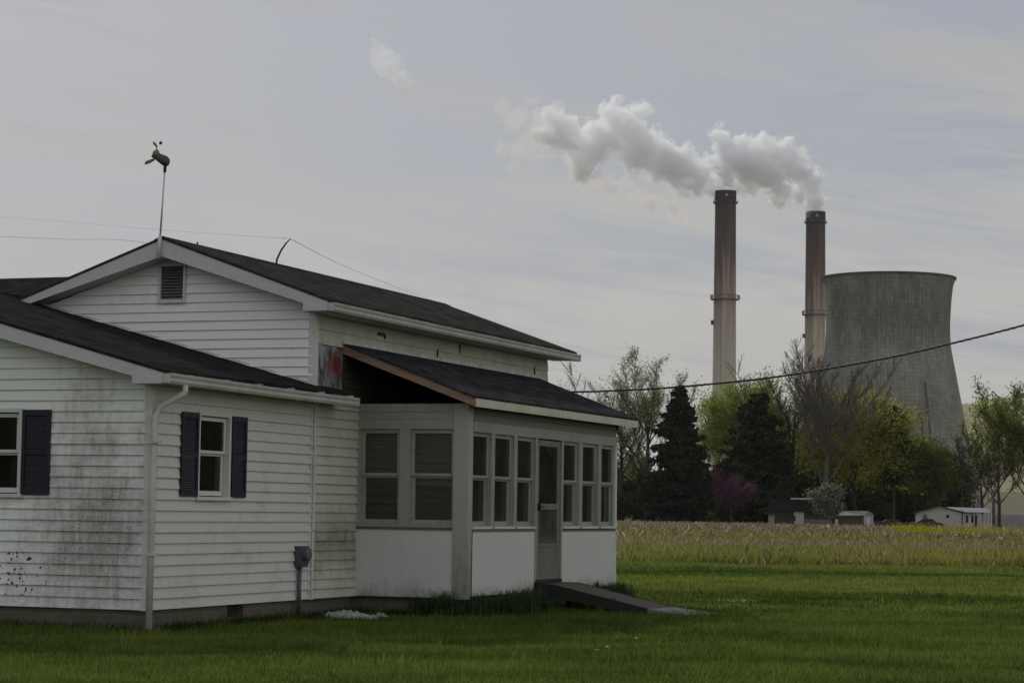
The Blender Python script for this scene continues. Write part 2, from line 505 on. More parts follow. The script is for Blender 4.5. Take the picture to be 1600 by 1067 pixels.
# grass blades: denser near the camera
def blades(name, pts, h, w, m, lean=0.5, hv=0.4, seed=1, parent=None, base_z=None):
    r = np.random.default_rng(seed)
    n = len(pts)
    ang = r.uniform(0, 2 * np.pi, n)
    la = r.uniform(0, 2 * np.pi, n)
    hh = h * r.uniform(1 - hv, 1 + hv, n) * (pts[:, 3] if pts.shape[1] > 3 else 1)
    ww = w * r.uniform(0.7, 1.3, n)
    dx, dy = np.cos(ang) * ww / 2, np.sin(ang) * ww / 2
    lx, ly = np.cos(la) * hh * lean * r.uniform(0.2, 1, n), np.sin(la) * hh * lean * r.uniform(0.2, 1, n)
    V = np.empty((n, 4, 3), np.float32)
    V[:, 0] = np.stack([pts[:, 0] - dx, pts[:, 1] - dy, pts[:, 2] - 0.01], 1)
    V[:, 1] = np.stack([pts[:, 0] + dx, pts[:, 1] + dy, pts[:, 2] - 0.01], 1)
    V[:, 2] = np.stack([pts[:, 0] + dx * 0.3 + lx, pts[:, 1] + dy * 0.3 + ly, pts[:, 2] + hh], 1)
    V[:, 3] = np.stack([pts[:, 0] - dx * 0.3 + lx, pts[:, 1] - dy * 0.3 + ly, pts[:, 2] + hh], 1)
    q = np.arange(n * 4).reshape(n, 4)
    return raw_mesh(name, V.reshape(-1, 3), q, m, parent)

def grass_mat(name, c1, c2, c3, tipmix=0.0):
    m, t = mat(name)
    ri = t.new('ShaderNodeNewGeometry').outputs['Random Per Island']
    co = objco(t)
    a = t.noise(t.mapv(co, (0.16, 0.55, 1), rot=(0, 0, -0.08)), 1.0, 5, 0.6)
    f = t.math('ADD', t.math('MULTIPLY', ri, 0.35), t.math('MULTIPLY', a, 0.78))
    if tipmix:      # lush strip by the field, darker hollow before it, bands left by mowing
        xyz = t.new('ShaderNodeSeparateXYZ', {0: co})
        yy = t.math('SUBTRACT', xyz.outputs[1], t.math('MULTIPLY', xyz.outputs[0], 0.04))
        bn = t.noise(t.mapv(co, (0.10, 0.9, 1)), 1.0, 3, 0.6)
        yy = t.math('ADD', yy, t.math('MULTIPLY', t.math('SUBTRACT', bn, 0.5), 3.0))
        bd = t.ramp(t.math('DIVIDE', yy, 80.0), [(0.0, 0.5), (0.44, 0.5), (0.50, 0.40), (0.56, 0.62), (0.66, 0.64), (0.70, 0.30), (0.74, 0.34), (0.77, 0.62), (1.0, 0.60)])
        f = t.math('ADD', f, t.math('MULTIPLY', t.math('SUBTRACT', bd, 0.5), 1.3))
        bg_ = t.noise(t.mapv(co, (0.5, 1.1, 1), (5, 0, 0)), 1.0, 5, 0.65, 0.5)
        f = t.math('ADD', f, t.math('MULTIPLY', t.math('SUBTRACT', bg_, 0.5), 1.0))
    c = t.ramp(f, [(0.30, c1), (0.56, c2), (0.84, c3)])
    d = t.new('ShaderNodeBsdfDiffuse', {0: c})
    tl = t.new('ShaderNodeBsdfTranslucent', {0: c})
    mx = t.new('ShaderNodeMixShader', {0: 0.4, 1: d.outputs[0], 2: tl.outputs[0]})
    t.new('ShaderNodeOutputMaterial', {0: mx.outputs[0]})
    return m
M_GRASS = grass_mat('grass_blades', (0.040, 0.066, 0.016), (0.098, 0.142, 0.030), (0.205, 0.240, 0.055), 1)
M_SHADEGRASS = grass_mat('shade_toned_grass', (0.020, 0.040, 0.012), (0.030, 0.056, 0.016), (0.045, 0.070, 0.020))  # dark tones paint in the shade at the foot of the house

eX = np.array([math.cos(YAW), -math.sin(YAW)])
eY = np.array([math.sin(YAW), math.cos(YAW)])
def house_uv(p):
    return p[:, 0] * eX[0] + p[:, 1] * eX[1], p[:, 0] * eY[0] + p[:, 1] * eY[1]
def in_house(p):
    u, v = house_uv(p)
    a = (u < -13.30) & (v > 23.26) & (v < 37)
    b = (u < -11.60) & (v > 29.0) & (v < 35.6) & (u > -14)
    return a | b

r = np.random.default_rng(3)
def scatter(n, y0, y1, power=1.0, margin=1.08, xmin=-99):
    """points inside the view wedge between two distances, denser near the camera"""
    t_ = r.uniform(0, 1, n)
    y = 1 / ((1 - t_) / y0 ** power + t_ / y1 ** power) ** (1 / power)
    x = r.uniform(-1, 1, n) * (0.2262 * margin * y + 5.0)
    p = np.stack([x, y], 1)
    p = p[~in_house(p)]
    return p
p = scatter(860000, 16.5, EDGE, 1.0)
pz = lawn_z(p[:, 0], p[:, 1])
tall = 1 + 0.9 * np.clip(np.sin(p[:, 0] * 1.3 + 2 * np.sin(p[:, 1] * .7)) * np.sin(p[:, 1] * 1.1), 0, 1) * 0.5
P = np.stack([p[:, 0], p[:, 1], pz, tall], 1)
# wider blades with distance so the cover stays closed
near = p[:, 1] < 34
tc = scatter(620, 18, 44)
tp2 = np.repeat(tc, 60, 0) + r.normal(0, 0.07, (len(tc) * 60, 2))
tp2 = tp2[~in_house(tp2)]
TP = np.stack([tp2[:, 0], tp2[:, 1], lawn_z(tp2[:, 0], tp2[:, 1]), r.uniform(1.2, 2.3, len(tp2))], 1)
P = np.concatenate([P, TP]); near = P[:, 1] < 34
g = blades('grass', P[near], 0.055, 0.011, M_GRASS, 0.8, 0.5, 11)
tag(g, 'short mown green grass in front of the white farmhouse', 'grass', None, 'stuff')
g = blades('grass', P[~near], 0.06, 0.035, M_GRASS, 0.8, 0.5, 12)
tag(g, 'mown green lawn beyond the porch, up to the stubble field', 'grass', None, 'stuff')

# taller grass against the foundation, its dark colour standing in for the shadow band
def uv2w(u, v, z=0.0):
    return Vector((u * eX[0] + v * eY[0], u * eX[1] + v * eY[1], z))
def strip_pts(ua, va, ub, vb, n, spread):
    t_ = r.uniform(0, 1, n)
    s_ = np.abs(r.normal(0, spread, n))
    nx, ny = (vb - va), -(ub - ua)
    L = math.hypot(nx, ny)
    u = ua + (ub - ua) * t_ + nx / L * s_
    v = va + (vb - va) * t_ + ny / L * s_
    return np.stack([u * eX[0] + v * eY[0], u * eX[1] + v * eY[1]], 1)
A = [strip_pts(-19, 23.24, -13.3, 23.24, 2600, 0.12), strip_pts(-13.28, 23.3, -13.28, 29.0, 3600, 0.14), strip_pts(-13.3, 29.0, -11.6, 29.0, 1600, 0.12)]
A = np.concatenate(A)
P = np.stack([A[:, 0], A[:, 1], np.zeros(len(A)), r.uniform(0.5, 1.3, len(A))], 1)
g = blades('foundation_grass', P, 0.085, 0.014, M_SHADEGRASS, 0.7, 0.5, 13)
tag(g, 'longer grass along the house foundation, coloured dark for the shadow band', 'grass', None, 'stuff')

# corn stubble and weeds on the field
def stub_mat():
    m, t = mat('corn_stubble')
    ri = t.new('ShaderNodeNewGeometry').outputs['Random Per Island']
    c = t.ramp(ri, [(0.0, (0.13, 0.095, 0.065)), (0.45, (0.29, 0.215, 0.15)), (0.85, (0.46, 0.36, 0.24)), (1.0, (0.78, 0.68, 0.48))])
    finish(t, c, 0.9, spec=0.1)
    return m
M_STUB = stub_mat()
M_WEED = grass_mat('field_weeds', (0.14, 0.155, 0.038), (0.22, 0.24, 0.054), (0.33, 0.32, 0.085))

M_DEAD = simple('dead_stalk', (0.075, 0.055, 0.04), 0.95, 0.4, 1.5)
def fnoise(x, y, s, sx=1.0, seed=0.0):
    """cheap smooth noise from summed sines"""
    return (np.sin(x * s * sx + 1.7 * np.sin(y * s * 0.9 + seed)) + np.sin(y * s * 1.3 + 2.1 * np.sin(x * s * sx * 0.7 + seed * 2)) + 0.6 * np.sin(x * s * sx * 2.3 - y * s * 1.9 + seed)) / 2.6
def wedge(n, y0, y1, xa=0.035, xb=0.25, power=1.0):
    t_ = r.uniform(0, 1, n)
    y = 1 / ((1 - t_) / y0 ** power + t_ / y1 ** power) ** (1 / power)
    x = r.uniform(0, 1, n) * (xb * y + 7 - xa * y + 9) + xa * y - 9
    return x, y
def green_mask(x, y):
    f = np.interp(y, [60, 69, 72, 80, 88, 96, 104, 122, 135, 180, 215, 420], [1.0, 0.9, 0.35, 0.5, 0.85, 0.7, 0.25, 0.2, 0.95, 0.9, 0.25, 0.15])
    return np.clip(f + 0.42 * fnoise(x, y, 0.11, 0.5) + 0.25 * fnoise(x, y, 0.5, 0.4, 2), 0, 1)
x, y = wedge(235000, EDGE + 0.1, 400)
gm = green_mask(x, y)
keep = r.uniform(0, 1, len(x)) > gm * 0.85
sx_, sy_ = x[keep], np.round(y[keep] / 0.76) * 0.76 + r.normal(0, .12, keep.sum())
sy_ = np.maximum(sy_, EDGE + 0.1)
P = np.stack([sx_, sy_, np.full(len(sx_), -0.02), r.uniform(0.4, 1.3, len(sx_))], 1)
n_near = sy_ < 130
g = blades('corn_stubble', P[n_near], 0.21, 0.05, M_STUB, 1.0, 0.5, 21)
tag(g, 'broken brown corn stubble at the near side of the field', 'crop stubble', None, 'stuff')
g = blades('corn_stubble', P[~n_near], 0.32, 0.16, M_STUB, 1.2, 0.5, 22)
tag(g, 'brown corn stubble on the far side of the field', 'crop stubble', None, 'stuff')
# upright dark stalks standing along the near edge
x, y = wedge(4700, EDGE + 0.05, EDGE + 14, power=2)
cl_ = fnoise(x, y, 0.9, 1.0, 4) > 0.1
P = np.stack([x[cl_], y[cl_], np.full(cl_.sum(), -0.02), r.uniform(0.5, 1.3, cl_.sum())], 1)
g = blades('dead_weeds', P, 0.33, 0.05, M_DEAD, 0.6, 0.4, 27)
tag(g, 'dark dead weed stalks standing along the near edge of the field', 'weeds', None, 'stuff')
x, y = wedge(265000, EDGE + 0.05, 330)
gm = green_mask(x, y)
keep = r.uniform(0, 1, len(x)) < gm
P = np.stack([x[keep], y[keep], np.full(keep.sum(), -0.02), r.uniform(0.4, 1.2, keep.sum()) * (0.8 + 0.5 * (y[keep] < EDGE + 4))], 1)
n_near = P[:, 1] < 120
g = blades('field_weeds', P[n_near], 0.27, 0.05, M_WEED, 0.8, 0.5, 23)
tag(g, 'green weeds among the stubble at the near side of the field', 'weeds', None, 'stuff')
g = blades('field_weeds', P[~n_near], 0.28, 0.18, M_WEED, 0.8, 0.5, 24)
tag(g, 'green weed bands across the far side of the field', 'weeds', None, 'stuff')

# ------------------------------------------------------------------ farmhouse
UB, VA, VM = -13.32, 23.28, 27.6
UP, VP = -11.62, 29.04
OFF = (UB, VA, 0)
O = uv2w(UB, VA)
H = thing('farmhouse', 'white clapboard farmhouse with mildewed siding, dark shingle roofs and an enclosed porch', 'house', O, -YAW)
def hb(m_, name, mt, parent=None, smooth=False, label=None):
    o = m_.build(name, mt, parent or H, OFF, smooth)
    if label: o['label'] = label
    return o

COURSE = 0.1285
def siding(name, mt, face, plane, s0, s1, z0, zt, openings=(), left=None, right=None, course=COURSE, thick=0.027, label=None, jit=0.003):
    """lapped boards on a wall; face '-v' or '+u'; left/right(z) bound a sloping outline; openings cut out"""
    m_ = MB()
    def pt(s, n, z):
        return (s, plane - n, z) if face == '-v' else (plane + n, s, z) if face == '+u' else (s, plane + n, z) if face == '+v' else (plane - n, s, z)
    L = left or (lambda z: s0)
    Rr = right or (lambda z: s1)
    z = z0
    q = random.Random(int(abs(plane) * 100) + len(name))
    while z < zt - 1e-4:
        ze = min(z + course, zt)
        cuts = sorted({z, ze} | {c for o in openings for c in (o[2], o[3]) if z < c < ze})
        dn = q.uniform(-jit, jit)
        for a, b in zip(cuts, cuts[1:]):
            na = thick + dn - (thick - 0.002) * (a - z) / course
            nb_ = thick + dn - (thick - 0.002) * (b - z) / course
            mid = (a + b) / 2
            blocks = sorted((o[0], o[1]) for o in openings if o[2] < mid < o[3])
            segs = []
            cur = None
            edges = []
            la, lb, ra, rb = L(a), L(b), Rr(a), Rr(b)
            pa, pb = la, lb
            for o0, o1 in blocks:
                edges.append((pa, pb, o0, o0))
                pa = pb = o1
            edges.append((pa, pb, ra, rb))
            for a0, b0, a1, b1 in edges:
                if a1 - a0 < 1e-4 and b1 - b0 < 1e-4:
                    continue
                if b1 < b0: b0 = b1 = (b0 + b1) / 2
                if a1 < a0: a0 = a1 = (a0 + a1) / 2
                m_.face([pt(a0, na, a), pt(a1, na, a), pt(b1, nb_, b), pt(b0, nb_, b)])
                if a == z:
                    m_.face([pt(a0, -0.004, a), pt(a1, -0.004, a), pt(a1, na, a), pt(a0, na, a)])
        z = ze
    o = m_.build(name, mt, H, OFF, fix=False)
    if label: o['label'] = label
    return o

# window openings
WA = (-15.82, -15.10, 1.60, 2.57)         # on the wing's front wall
WB = (24.42, 25.17, 1.60, 2.585)          # on the wing's side wall
RIDGE_W, Z_EAVE_W, SL_W = -18.4, 3.05, 0.27
UW_L = 2 * RIDGE_W - UB
wing_top = lambda z: UB - max(0.0, (z - 2.96)) / SL_W
siding('front_wall', M_WING, '-v', VA, UW_L, UB, 0.27, 4.38, [WA], left=lambda z: UW_L + max(0.0, (z - 2.96)) / SL_W, right=wing_top, label='mildew-streaked clapboard end wall of the front wing')
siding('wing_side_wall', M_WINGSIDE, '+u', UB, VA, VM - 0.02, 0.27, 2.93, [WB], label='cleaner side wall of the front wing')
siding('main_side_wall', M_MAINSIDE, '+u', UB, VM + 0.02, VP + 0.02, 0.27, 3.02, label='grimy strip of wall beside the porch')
# main gable
main_top = lambda z: UB - max(0.0, (z - 4.14)) / 0.352
siding('gable_wall', M_GABLE, '-v', VM, -17.66, UB, 3.0, 4.93, [(-15.69, -15.32, 4.32, 4.80)], left=lambda z: -17.66 + max(0.0, (z - 4.235)) / 0.32, right=lambda z: UB - max(0.0, (z - 4.20)) / 0.34)
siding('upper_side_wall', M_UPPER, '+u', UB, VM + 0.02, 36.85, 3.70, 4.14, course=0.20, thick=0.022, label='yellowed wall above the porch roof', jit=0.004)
m_ = MB()   # plain remaining walls (rear and left sides)
m_.box(-17.66, UB, 36.80, 36.85, 0.0, 4.14)
m_.box(-17.70, -17.64, VM, 36.85, 0.0, 4.14)
m_.box(UB - 0.05, UB - 0.005, VP, 36.80, 0.27, 3.70)
m_.prism([(-17.64, 36.80, 4.14), (UB, 36.80, 4.14), (-15.49, 36.80, 4.92)], (0, 0.05, 0))
m_.box(UW_L, UW_L + 0.05, VA, 31.0, 0.0, 2.96)
m_.box(-26.5, -17.7, 35.3, 35.35, 0, 4.05)
hb(m_, 'rear_wall', M_GABLE)
# rusty bracket and open board joints high on the side wall
hb(MB().box(UB + 0.02, UB + 0.05, 29.62, 29.80, 3.965, 4.01).box(UB + 0.02, UB + 0.045, 29.84, 29.87, 3.93, 4.0), 'rusty_bracket', simple('rust', (0.13, 0.045, 0.03), 0.9, 0.4, 20))
for v_, z0_, z1_ in ((31.85, 3.78, 3.93), (32.75, 3.92, 4.06), (36.15, 3.74, 3.95)):
    hb(MB().box(UB + 0.012, UB + 0.030, v_, v_ + 0.025, z0_, z1_), 'board_joint', M_DARKIN)
# corner boards
hb(MB().box(UB - 0.075, UB + 0.024, VA - 0.024, VA + 0.0, 0.26, 2.93).box(UB + 0.0, UB + 0.024, VA + 0.0, VA + 0.06, 0.26, 2.93), 'corner_board', M_TRIM)
hb(MB().box(UB - 0.075, UB + 0.024, VM - 0.024, VM, 3.12, 4.12).box(UB + 0.0, UB + 0.024, VM, VM + 0.075, 0.26, 4.12), 'corner_board', M_TRIM)
hb(MB().box(UB + 0.0, UB + 0.020, VM - 0.085, VM - 0.03, 0.27, 2.92), 'corner_board', M_TRIM)
# foundation
f_ = MB().box(UW_L, UB - 0.03, VA + 0.03, VA + 0.23, -0.3, 0.268)
f_.box(UB - 0.23, UB - 0.03, VA + 0.23, 25.33, -0.3, 0.268).box(UB - 0.23, UB - 0.03, 25.76, VM - 0.05, -0.3, 0.268)
f_.box(UB - 0.23, UB - 0.03, 25.33, 25.76, -0.3, 0.10)
f_.box(UB - 0.26, UB - 0.06, VM - 0.05, VP + 0.03, -0.3, 0.268)
hb(f_, 'foundation', M_BLOCK)
hb(MB().box(UB - 0.25, UB - 0.12, 25.33, 25.76, 0.10, 0.268), 'crawlspace_vent', M_DARKIN)
hb(MB().box(UB - 0.1, UP - 0.12, VP + 0.10, VP + 0.25, -0.3, 0.262).box(UP - 0.25, UP - 0.10, VP + 0.25, 35.5, -0.3, 0.262), 'porch_foundation', M_BLOCK)

def slab(m_, e0, e1, r1, r0, th):
    """roof slope from eave edge e0-e1 up to ridge r0-r1, th thick below the surface"""
    P_ = [Vector(q) for q in (e0, e1, r1, r0)]
    d = Vector((0, 0, -th))
    m_.hexa([q + d for q in P_] + P_)
# main roof
zr, ze, ue = 5.165, 4.265, -12.97
for side, nm in ((1, 'right'), (-1, 'left')):
    m_ = MB()
    eu = ue if side > 0 else 2 * -15.5 - ue
    slab(m_, (eu, 27.24, ze), (eu, 37.40, ze), (-15.5, 37.40, zr), (-15.5, 27.24, zr), 0.035)
    hb(m_, 'roof_slope', M_ROOF_MAIN)
m_ = MB()
for k in range(34):       # ridge cap shingles
    v0 = 27.24 + k * 0.30
    m_.prism([(-15.62, v0, zr - 0.035), (-15.5, v0, zr + 0.012), (-15.38, v0, zr - 0.035), (-15.38, v0, zr - 0.045), (-15.5, v0, zr + 0.001), (-15.62, v0, zr - 0.045)], (0, 0.285, 0))
hb(m_, 'ridge_cap', M_ROOF_MAIN)
# rake boards: front boards 0.22 tall following the slope, with returns
def rake(mm, ua, za, ub, zb, v, h, th=0.03):
    mm.prism([(ua, v, za), (ub, v, zb), (ub, v, zb - h), (ua, v, za - h)], (0, th, 0))
m_ = MB()
m_.prism([(-12.98, 27.25, 4.228), (-15.5, 27.25, 5.127), (-15.5, 27.25, 4.895), (-13.02, 27.25, 4.03 + 0.08), (-12.98, 27.25, 4.11)], (0, 0.03, 0))
hb(m_, 'rake_board', M_RAKE)
m_ = MB()
m_.prism([(-18.02, 27.25, 4.228), (-15.5, 27.25, 5.127), (-15.5, 27.25, 4.895), (-17.86, 27.25, 4.205)], (0, 0.03, 0))
hb(m_, 'rake_board', M_RAKE)
m_ = MB()  # eave return box at the right end
m_.box(-13.33, -12.99, 27.265, 27.60, 4.10, 4.155)
m_.prism([(-13.33, 27.243, 4.105), (-12.98, 27.243, 4.105), (-12.98, 27.243, 4.15), (-13.33, 27.243, 4.21)], (0, 0.006, 0))
hb(m_, 'eave_return', M_RAKE)
m_ = MB()  # soffits under the rake and eaves
slab(m_, (-12.99, 27.28, 4.125), (-12.99, 27.64, 4.125), (-15.5, 27.64, 4.912), (-15.5, 27.28, 4.912), 0.012)
slab(m_, (-17.86, 27.28, 4.225), (-17.86, 27.64, 4.225), (-15.5, 27.64, 4.912), (-15.5, 27.28, 4.912), 0.012)
m_.box(-13.34, -12.99, 27.62, 37.2, 4.10, 4.115)
hb(m_, 'soffit', M_RAKE)

def gutter(v0, v1, u, z, drop=0.0, name='gutter'):
    m_ = MB()
    prof = [(0.0, 0.0), (0.0, -0.115), (0.062, -0.115), (0.082, -0.085), (0.082, -0.055), (0.100, -0.025), (0.105, 0.0), (0.095, 0.002), (0.093, -0.02), (0.07, -0.055), (0.07, -0.085), (0.058, -0.105), (0.008, -0.105), (0.006, 0.0)]
    n = len(prof)
    k = len(m_.v)
    for i, (v, dz) in enumerate(((v0, 0), ((v0 + v1) / 2, -drop * 0.5 - 0.006), (v1, -drop))):
        for a, b in prof:
            m_.v.append((u + a, v, z + b + dz))
    for i in range(2):
        for j in range(n):
            j2 = (j + 1) % n
            m_.f.append((i * n + j, i * n + j2, (i + 1) * n + j2, (i + 1) * n + j))
    for v, dz in ((v0, 0), (v1 - 0.003, -drop)):
        m_.box(u, u + 0.098, v, v + 0.003, z - 0.112 + dz, z - 0.002 + dz)
    v = v0 + 0.5
    while v < v1:       # hanger straps
        m_.box(u, u + 0.1, v, v + 0.02, z - 0.006 - drop * (v - v0) / (v1 - v0), z + 0.004)
        v += 0.9
    return hb(m_, name, M_GUTTER)
gutter(27.27, 37.38, -12.985, 4.215)
hb(MB().box(-13.01, -12.986, 27.29, 37.30, 4.10, 4.205), 'fascia', M_GUTTER)
# gable vent
m_ = MB().box(-15.72, -15.68, 27.555, 27.60, 4.28, 4.83).box(-15.33, -15.29, 27.555, 27.60, 4.28, 4.83).box(-15.68, -15.33, 27.555, 27.60, 4.79, 4.83).box(-15.68, -15.33, 27.545, 27.60, 4.28, 4.33)
vent = hb(m_, 'gable_vent', M_TRIM)
m_ = MB()
for k in range(11):
    z0 = 4.335 + k * 0.0415
    m_.hexa([(-15.68, 27.57, z0), (-15.33, 27.57, z0), (-15.33, 27.62, z0 + 0.035), (-15.68, 27.62, z0 + 0.035), (-15.68, 27.57, z0 + 0.006), (-15.33, 27.57, z0 + 0.006), (-15.33, 27.62, z0 + 0.041), (-15.68, 27.62, z0 + 0.041)])
hb(m_, 'louvre', simple('grey_louvre', (0.16, 0.165, 0.17), 0.7), vent)
hb(MB().box(-15.68, -15.33, 27.66, 27.70, 4.3, 4.82), 'vent_backing', M_DARKIN, vent)

# wing roof
zrw = Z_EAVE_W + SL_W * (-13.0 - RIDGE_W)
m_ = MB()
slab(m_, (-13.0, 22.94, Z_EAVE_W), (-13.0, 27.60, Z_EAVE_W), (RIDGE_W, 27.60, zrw), (RIDGE_W, 22.94, zrw), 0.035)
slab(m_, (-13.0, 27.60, Z_EAVE_W), (-13.0, 28.20, Z_EAVE_W), (UB + 0.02, 28.20, Z_EAVE_W + SL_W * 0.30), (UB + 0.02, 27.60, Z_EAVE_W + SL_W * 0.30), 0.035)
hb(m_, 'roof_slope', M_ROOF_WING)
m_ = MB()
slab(m_, (2 * RIDGE_W + 13.0, 22.94, Z_EAVE_W), (2 * RIDGE_W + 13.0, 31.0, Z_EAVE_W), (RIDGE_W, 31.0, zrw), (RIDGE_W, 22.94, zrw), 0.035)
hb(m_, 'roof_slope', M_ROOF_WING)
m_ = MB()
m_.prism([(-13.01, 22.95, 3.012), (RIDGE_W, 22.95, zrw - 0.037), (RIDGE_W, 22.95, zrw - 0.255), (-13.05, 22.95, 2.885), (-13.01, 22.95, 2.885)], (0, 0.03, 0))
hb(m_, 'rake_board', M_RAKE)
m_ = MB()
m_.prism([(2 * RIDGE_W + 13.01, 22.95, 3.012), (RIDGE_W, 22.95, zrw - 0.037), (RIDGE_W, 22.95, zrw - 0.255), (2 * RIDGE_W + 13.05, 22.95, 2.835)], (0, 0.03, 0))
hb(m_, 'rake_board', M_RAKE)
m_ = MB()
m_.box(-13.40, -13.02, 22.965, 23.27, 2.885, 2.945)
m_.prism([(-13.40, 22.943, 2.885), (-13.01, 22.943, 2.885), (-13.01, 22.943, 2.94), (-13.40, 22.943, 3.0)], (0, 0.006, 0))
hb(m_, 'eave_return', M_RAKE)
m_ = MB()
slab(m_, (-13.02, 22.98, 2.90 + .02), (-13.02, 23.3, 2.92), (RIDGE_W, 23.3, zrw - 0.13), (RIDGE_W, 22.98, zrw - 0.13), 0.012)
m_.box(-13.34, -13.02, 23.30, 28.18, 2.90, 2.915)
hb(m_, 'soffit', M_UPPER)
gutter(22.98, 28.22, -13.015, 3.005, 0.02)
hb(MB().box(-13.04, -13.016, 23.0, 28.19, 2.89, 3.0), 'fascia', M_GUTTER)
# white flashing where the wing roof meets the gable wall
m_ = MB()
m_.prism([(-13.30, VM - 0.02, 3.135), (RIDGE_W + 0.5, VM - 0.02, 3.135 + SL_W * (-13.30 - RIDGE_W - 0.5)), (RIDGE_W + 0.5, VM - 0.02, 3.165 + SL_W * (-13.30 - RIDGE_W - 0.5)), (-13.30, VM - 0.02, 3.165)], (0, 0.003, 0))
hb(m_, 'roof_flashing', M_TRIM)
# rear-left roof behind the main gable
m_ = MB()
slab(m_, (-26.5, 28.7, 4.30), (-17.2, 28.7, 4.30), (-17.2, 32.0, 5.20), (-26.5, 32.0, 5.20), 0.05)
slab(m_, (-26.5, 35.3, 4.30), (-17.2, 35.3, 4.30), (-17.2, 32.0, 5.20), (-26.5, 32.0, 5.20), 0.05)
hb(m_, 'rear_roof', M_ROOF_WING)

# downspout at the wing corner
m_ = MB()
pts = [(-12.955, 23.40, 2.885), (-12.955, 23.40, 2.80), (-13.00, 23.36, 2.76), (-13.20, 23.28, 2.64), (-13.235, 23.255, 2.56), (-13.235, 23.205, 2.50), (-13.235, 23.20, 1.5), (-13.235, 23.19, 0.06)]
m_.tube([Vector(p_) for p_ in pts], 0.040, 10)
ds = hb(m_, 'downspout', M_GUTTER, smooth=True)
for z_ in (2.2, 0.9): hb(MB().box(-13.30, -13.17, 23.15, 23.26, z_, z_ + 0.033), 'strap', M_GUTTER, ds)
hb(MB().box(-13.34, -13.16, 23.02, 23.26, 0.0, 0.045), 'splash_block', M_DARKIN, ds)

# windows
def dbl_window(face, plane, s0, s1, z0, z1, rail, name='window', trim=0.05, fm=None, curtain=True, gm=None, blind=None, deep=0.05, cas=True):
    """double hung window: casing > two panes, sash, curtain"""
    fm = fm or M_TRIM
    gm = gm or M_GLASS
    def B(mm, a0, a1, n0, n1, c0, c1):
        if face == '-v': mm.box(a0, a1, plane - n1, plane - n0, c0, c1)
        else: mm.box(plane + n0, plane + n1, a0, a1, c0, c1)
    w = trim
    mm = MB()
    if cas:
        B(mm, s0 - w, s0, -0.06, 0.032, z0 - 0.0, z1 + w)
        B(mm, s1, s1 + w, -0.06, 0.032, z0 - 0.0, z1 + w)
        B(mm, s0, s1, -0.06, 0.030, z1, z1 + w)
        B(mm, s0 - w - 0.02, s1 + w + 0.02, -0.06, 0.055, z0 - 0.045, z0)
    else:
        B(mm, s0, s0 + 0.012, -0.09, -0.002, z0, z1)
        B(mm, s1 - 0.012, s1, -0.09, -0.002, z0, z1)
        B(mm, s0 + 0.012, s1 - 0.012, -0.09, -0.002, z1 - 0.012, z1)
        B(mm, s0 + 0.012, s1 - 0.012, -0.09, -0.002, z0, z0 + 0.012)
    par = hb(mm, name, fm)
    t_ = 0.045
    a0, a1 = s0 + 0.013, s1 - 0.013
    mm = MB()  # upper sash (outer)
    B(mm, a0, a0 + t_, -0.045, -0.015, rail, z1 - 0.013); B(mm, a1 - t_, a1, -0.045, -0.015, rail, z1 - 0.013)
    B(mm, a0 + t_, a1 - t_, -0.045, -0.015, z1 - 0.013 - t_, z1 - 0.013); B(mm, a0 + t_, a1 - t_, -0.045, -0.012, rail, rail + 0.035)
    # lower sash (inner)
    B(mm, a0, a0 + t_, -0.078, -0.048, z0 + 0.013, rail); B(mm, a1 - t_, a1, -0.078, -0.048, z0 + 0.013, rail)
    B(mm, a0 + t_, a1 - t_, -0.078, -0.048, z0 + 0.013, z0 + 0.013 + t_ * 1.3); B(mm, a0 + t_, a1 - t_, -0.078, -0.048, rail - 0.03, rail)
    hb(mm, 'sash', fm, par)
    mm = MB(); B(mm, a0 + t_, a1 - t_, -0.032, -0.028, rail + 0.035, z1 - 0.013 - t_); hb(mm, 'pane', gm, par)
    mm = MB(); B(mm, a0 + t_, a1 - t_, -0.066, -0.062, z0 + 0.013 + t_ * 1.3, rail - 0.03); hb(mm, 'pane', gm, par)
    if curtain:
        mm = MB()
        q = random.Random(int(s0 * 50))
        n = 26
        for x0, x1 in curtain:
            A0 = s0 + (s1 - s0) * x0; A1 = s0 + (s1 - s0) * x1
            for k in range(n):
                sa, sb = A0 + (A1 - A0) * k / n, A0 + (A1 - A0) * (k + 1) / n
                da, db = -0.14 + 0.018 * math.sin(k * 1.7), -0.14 + 0.018 * math.sin((k + 1) * 1.7)
                P4 = []
                for s_, d_, z_ in ((sa, da, z0), (sb, db, z0), (sb, db, z1), (sa, da, z1)):
                    P4.append((s_, plane - d_, z_) if face == '-v' else (plane + d_, s_, z_))
                mm.face(P4)
        hb(mm, 'curtain', M_CURTAIN, par)
    if blind:
        mm = MB()
        z_ = blind
        while z_ < z1 - 0.02:
            B(mm, s0 + 0.03, s1 - 0.03, -0.125, -0.120, z_, z_ + 0.034)
            z_ += 0.038
        hb(mm, 'blind', M_BLIND, par)
    mm = MB()      # dark room behind the window
    d = 0.9 if face == '-v' else 0.6
    B(mm, s0 - 0.5, s1 + 0.5, -d - 0.02, -d, z0 - 0.4, z1 + 0.3)
    B(mm, s0 - 0.52, s0 - 0.5, -d, -0.1, z0 - 0.4, z1 + 0.3); B(mm, s1 + 0.5, s1 + 0.52, -d, -0.1, z0 - 0.4, z1 + 0.3)
    B(mm, s0 - 0.5, s1 + 0.5, -d, -0.1, z0 - 0.42, z0 - 0.4); B(mm, s0 - 0.5, s1 + 0.5, -d, -0.1, z1 + 0.3, z1 + 0.32)
    if cas: hb(mm, 'room_lining', M_DARKIN, par)
    return par
dbl_window('-v', VA, *WA, 2.09, curtain=[(0.0, 0.3), (0.72, 1.0)])
dbl_window('+u', UB, *WB, 2.13, curtain=[(0.30, 0.62)])

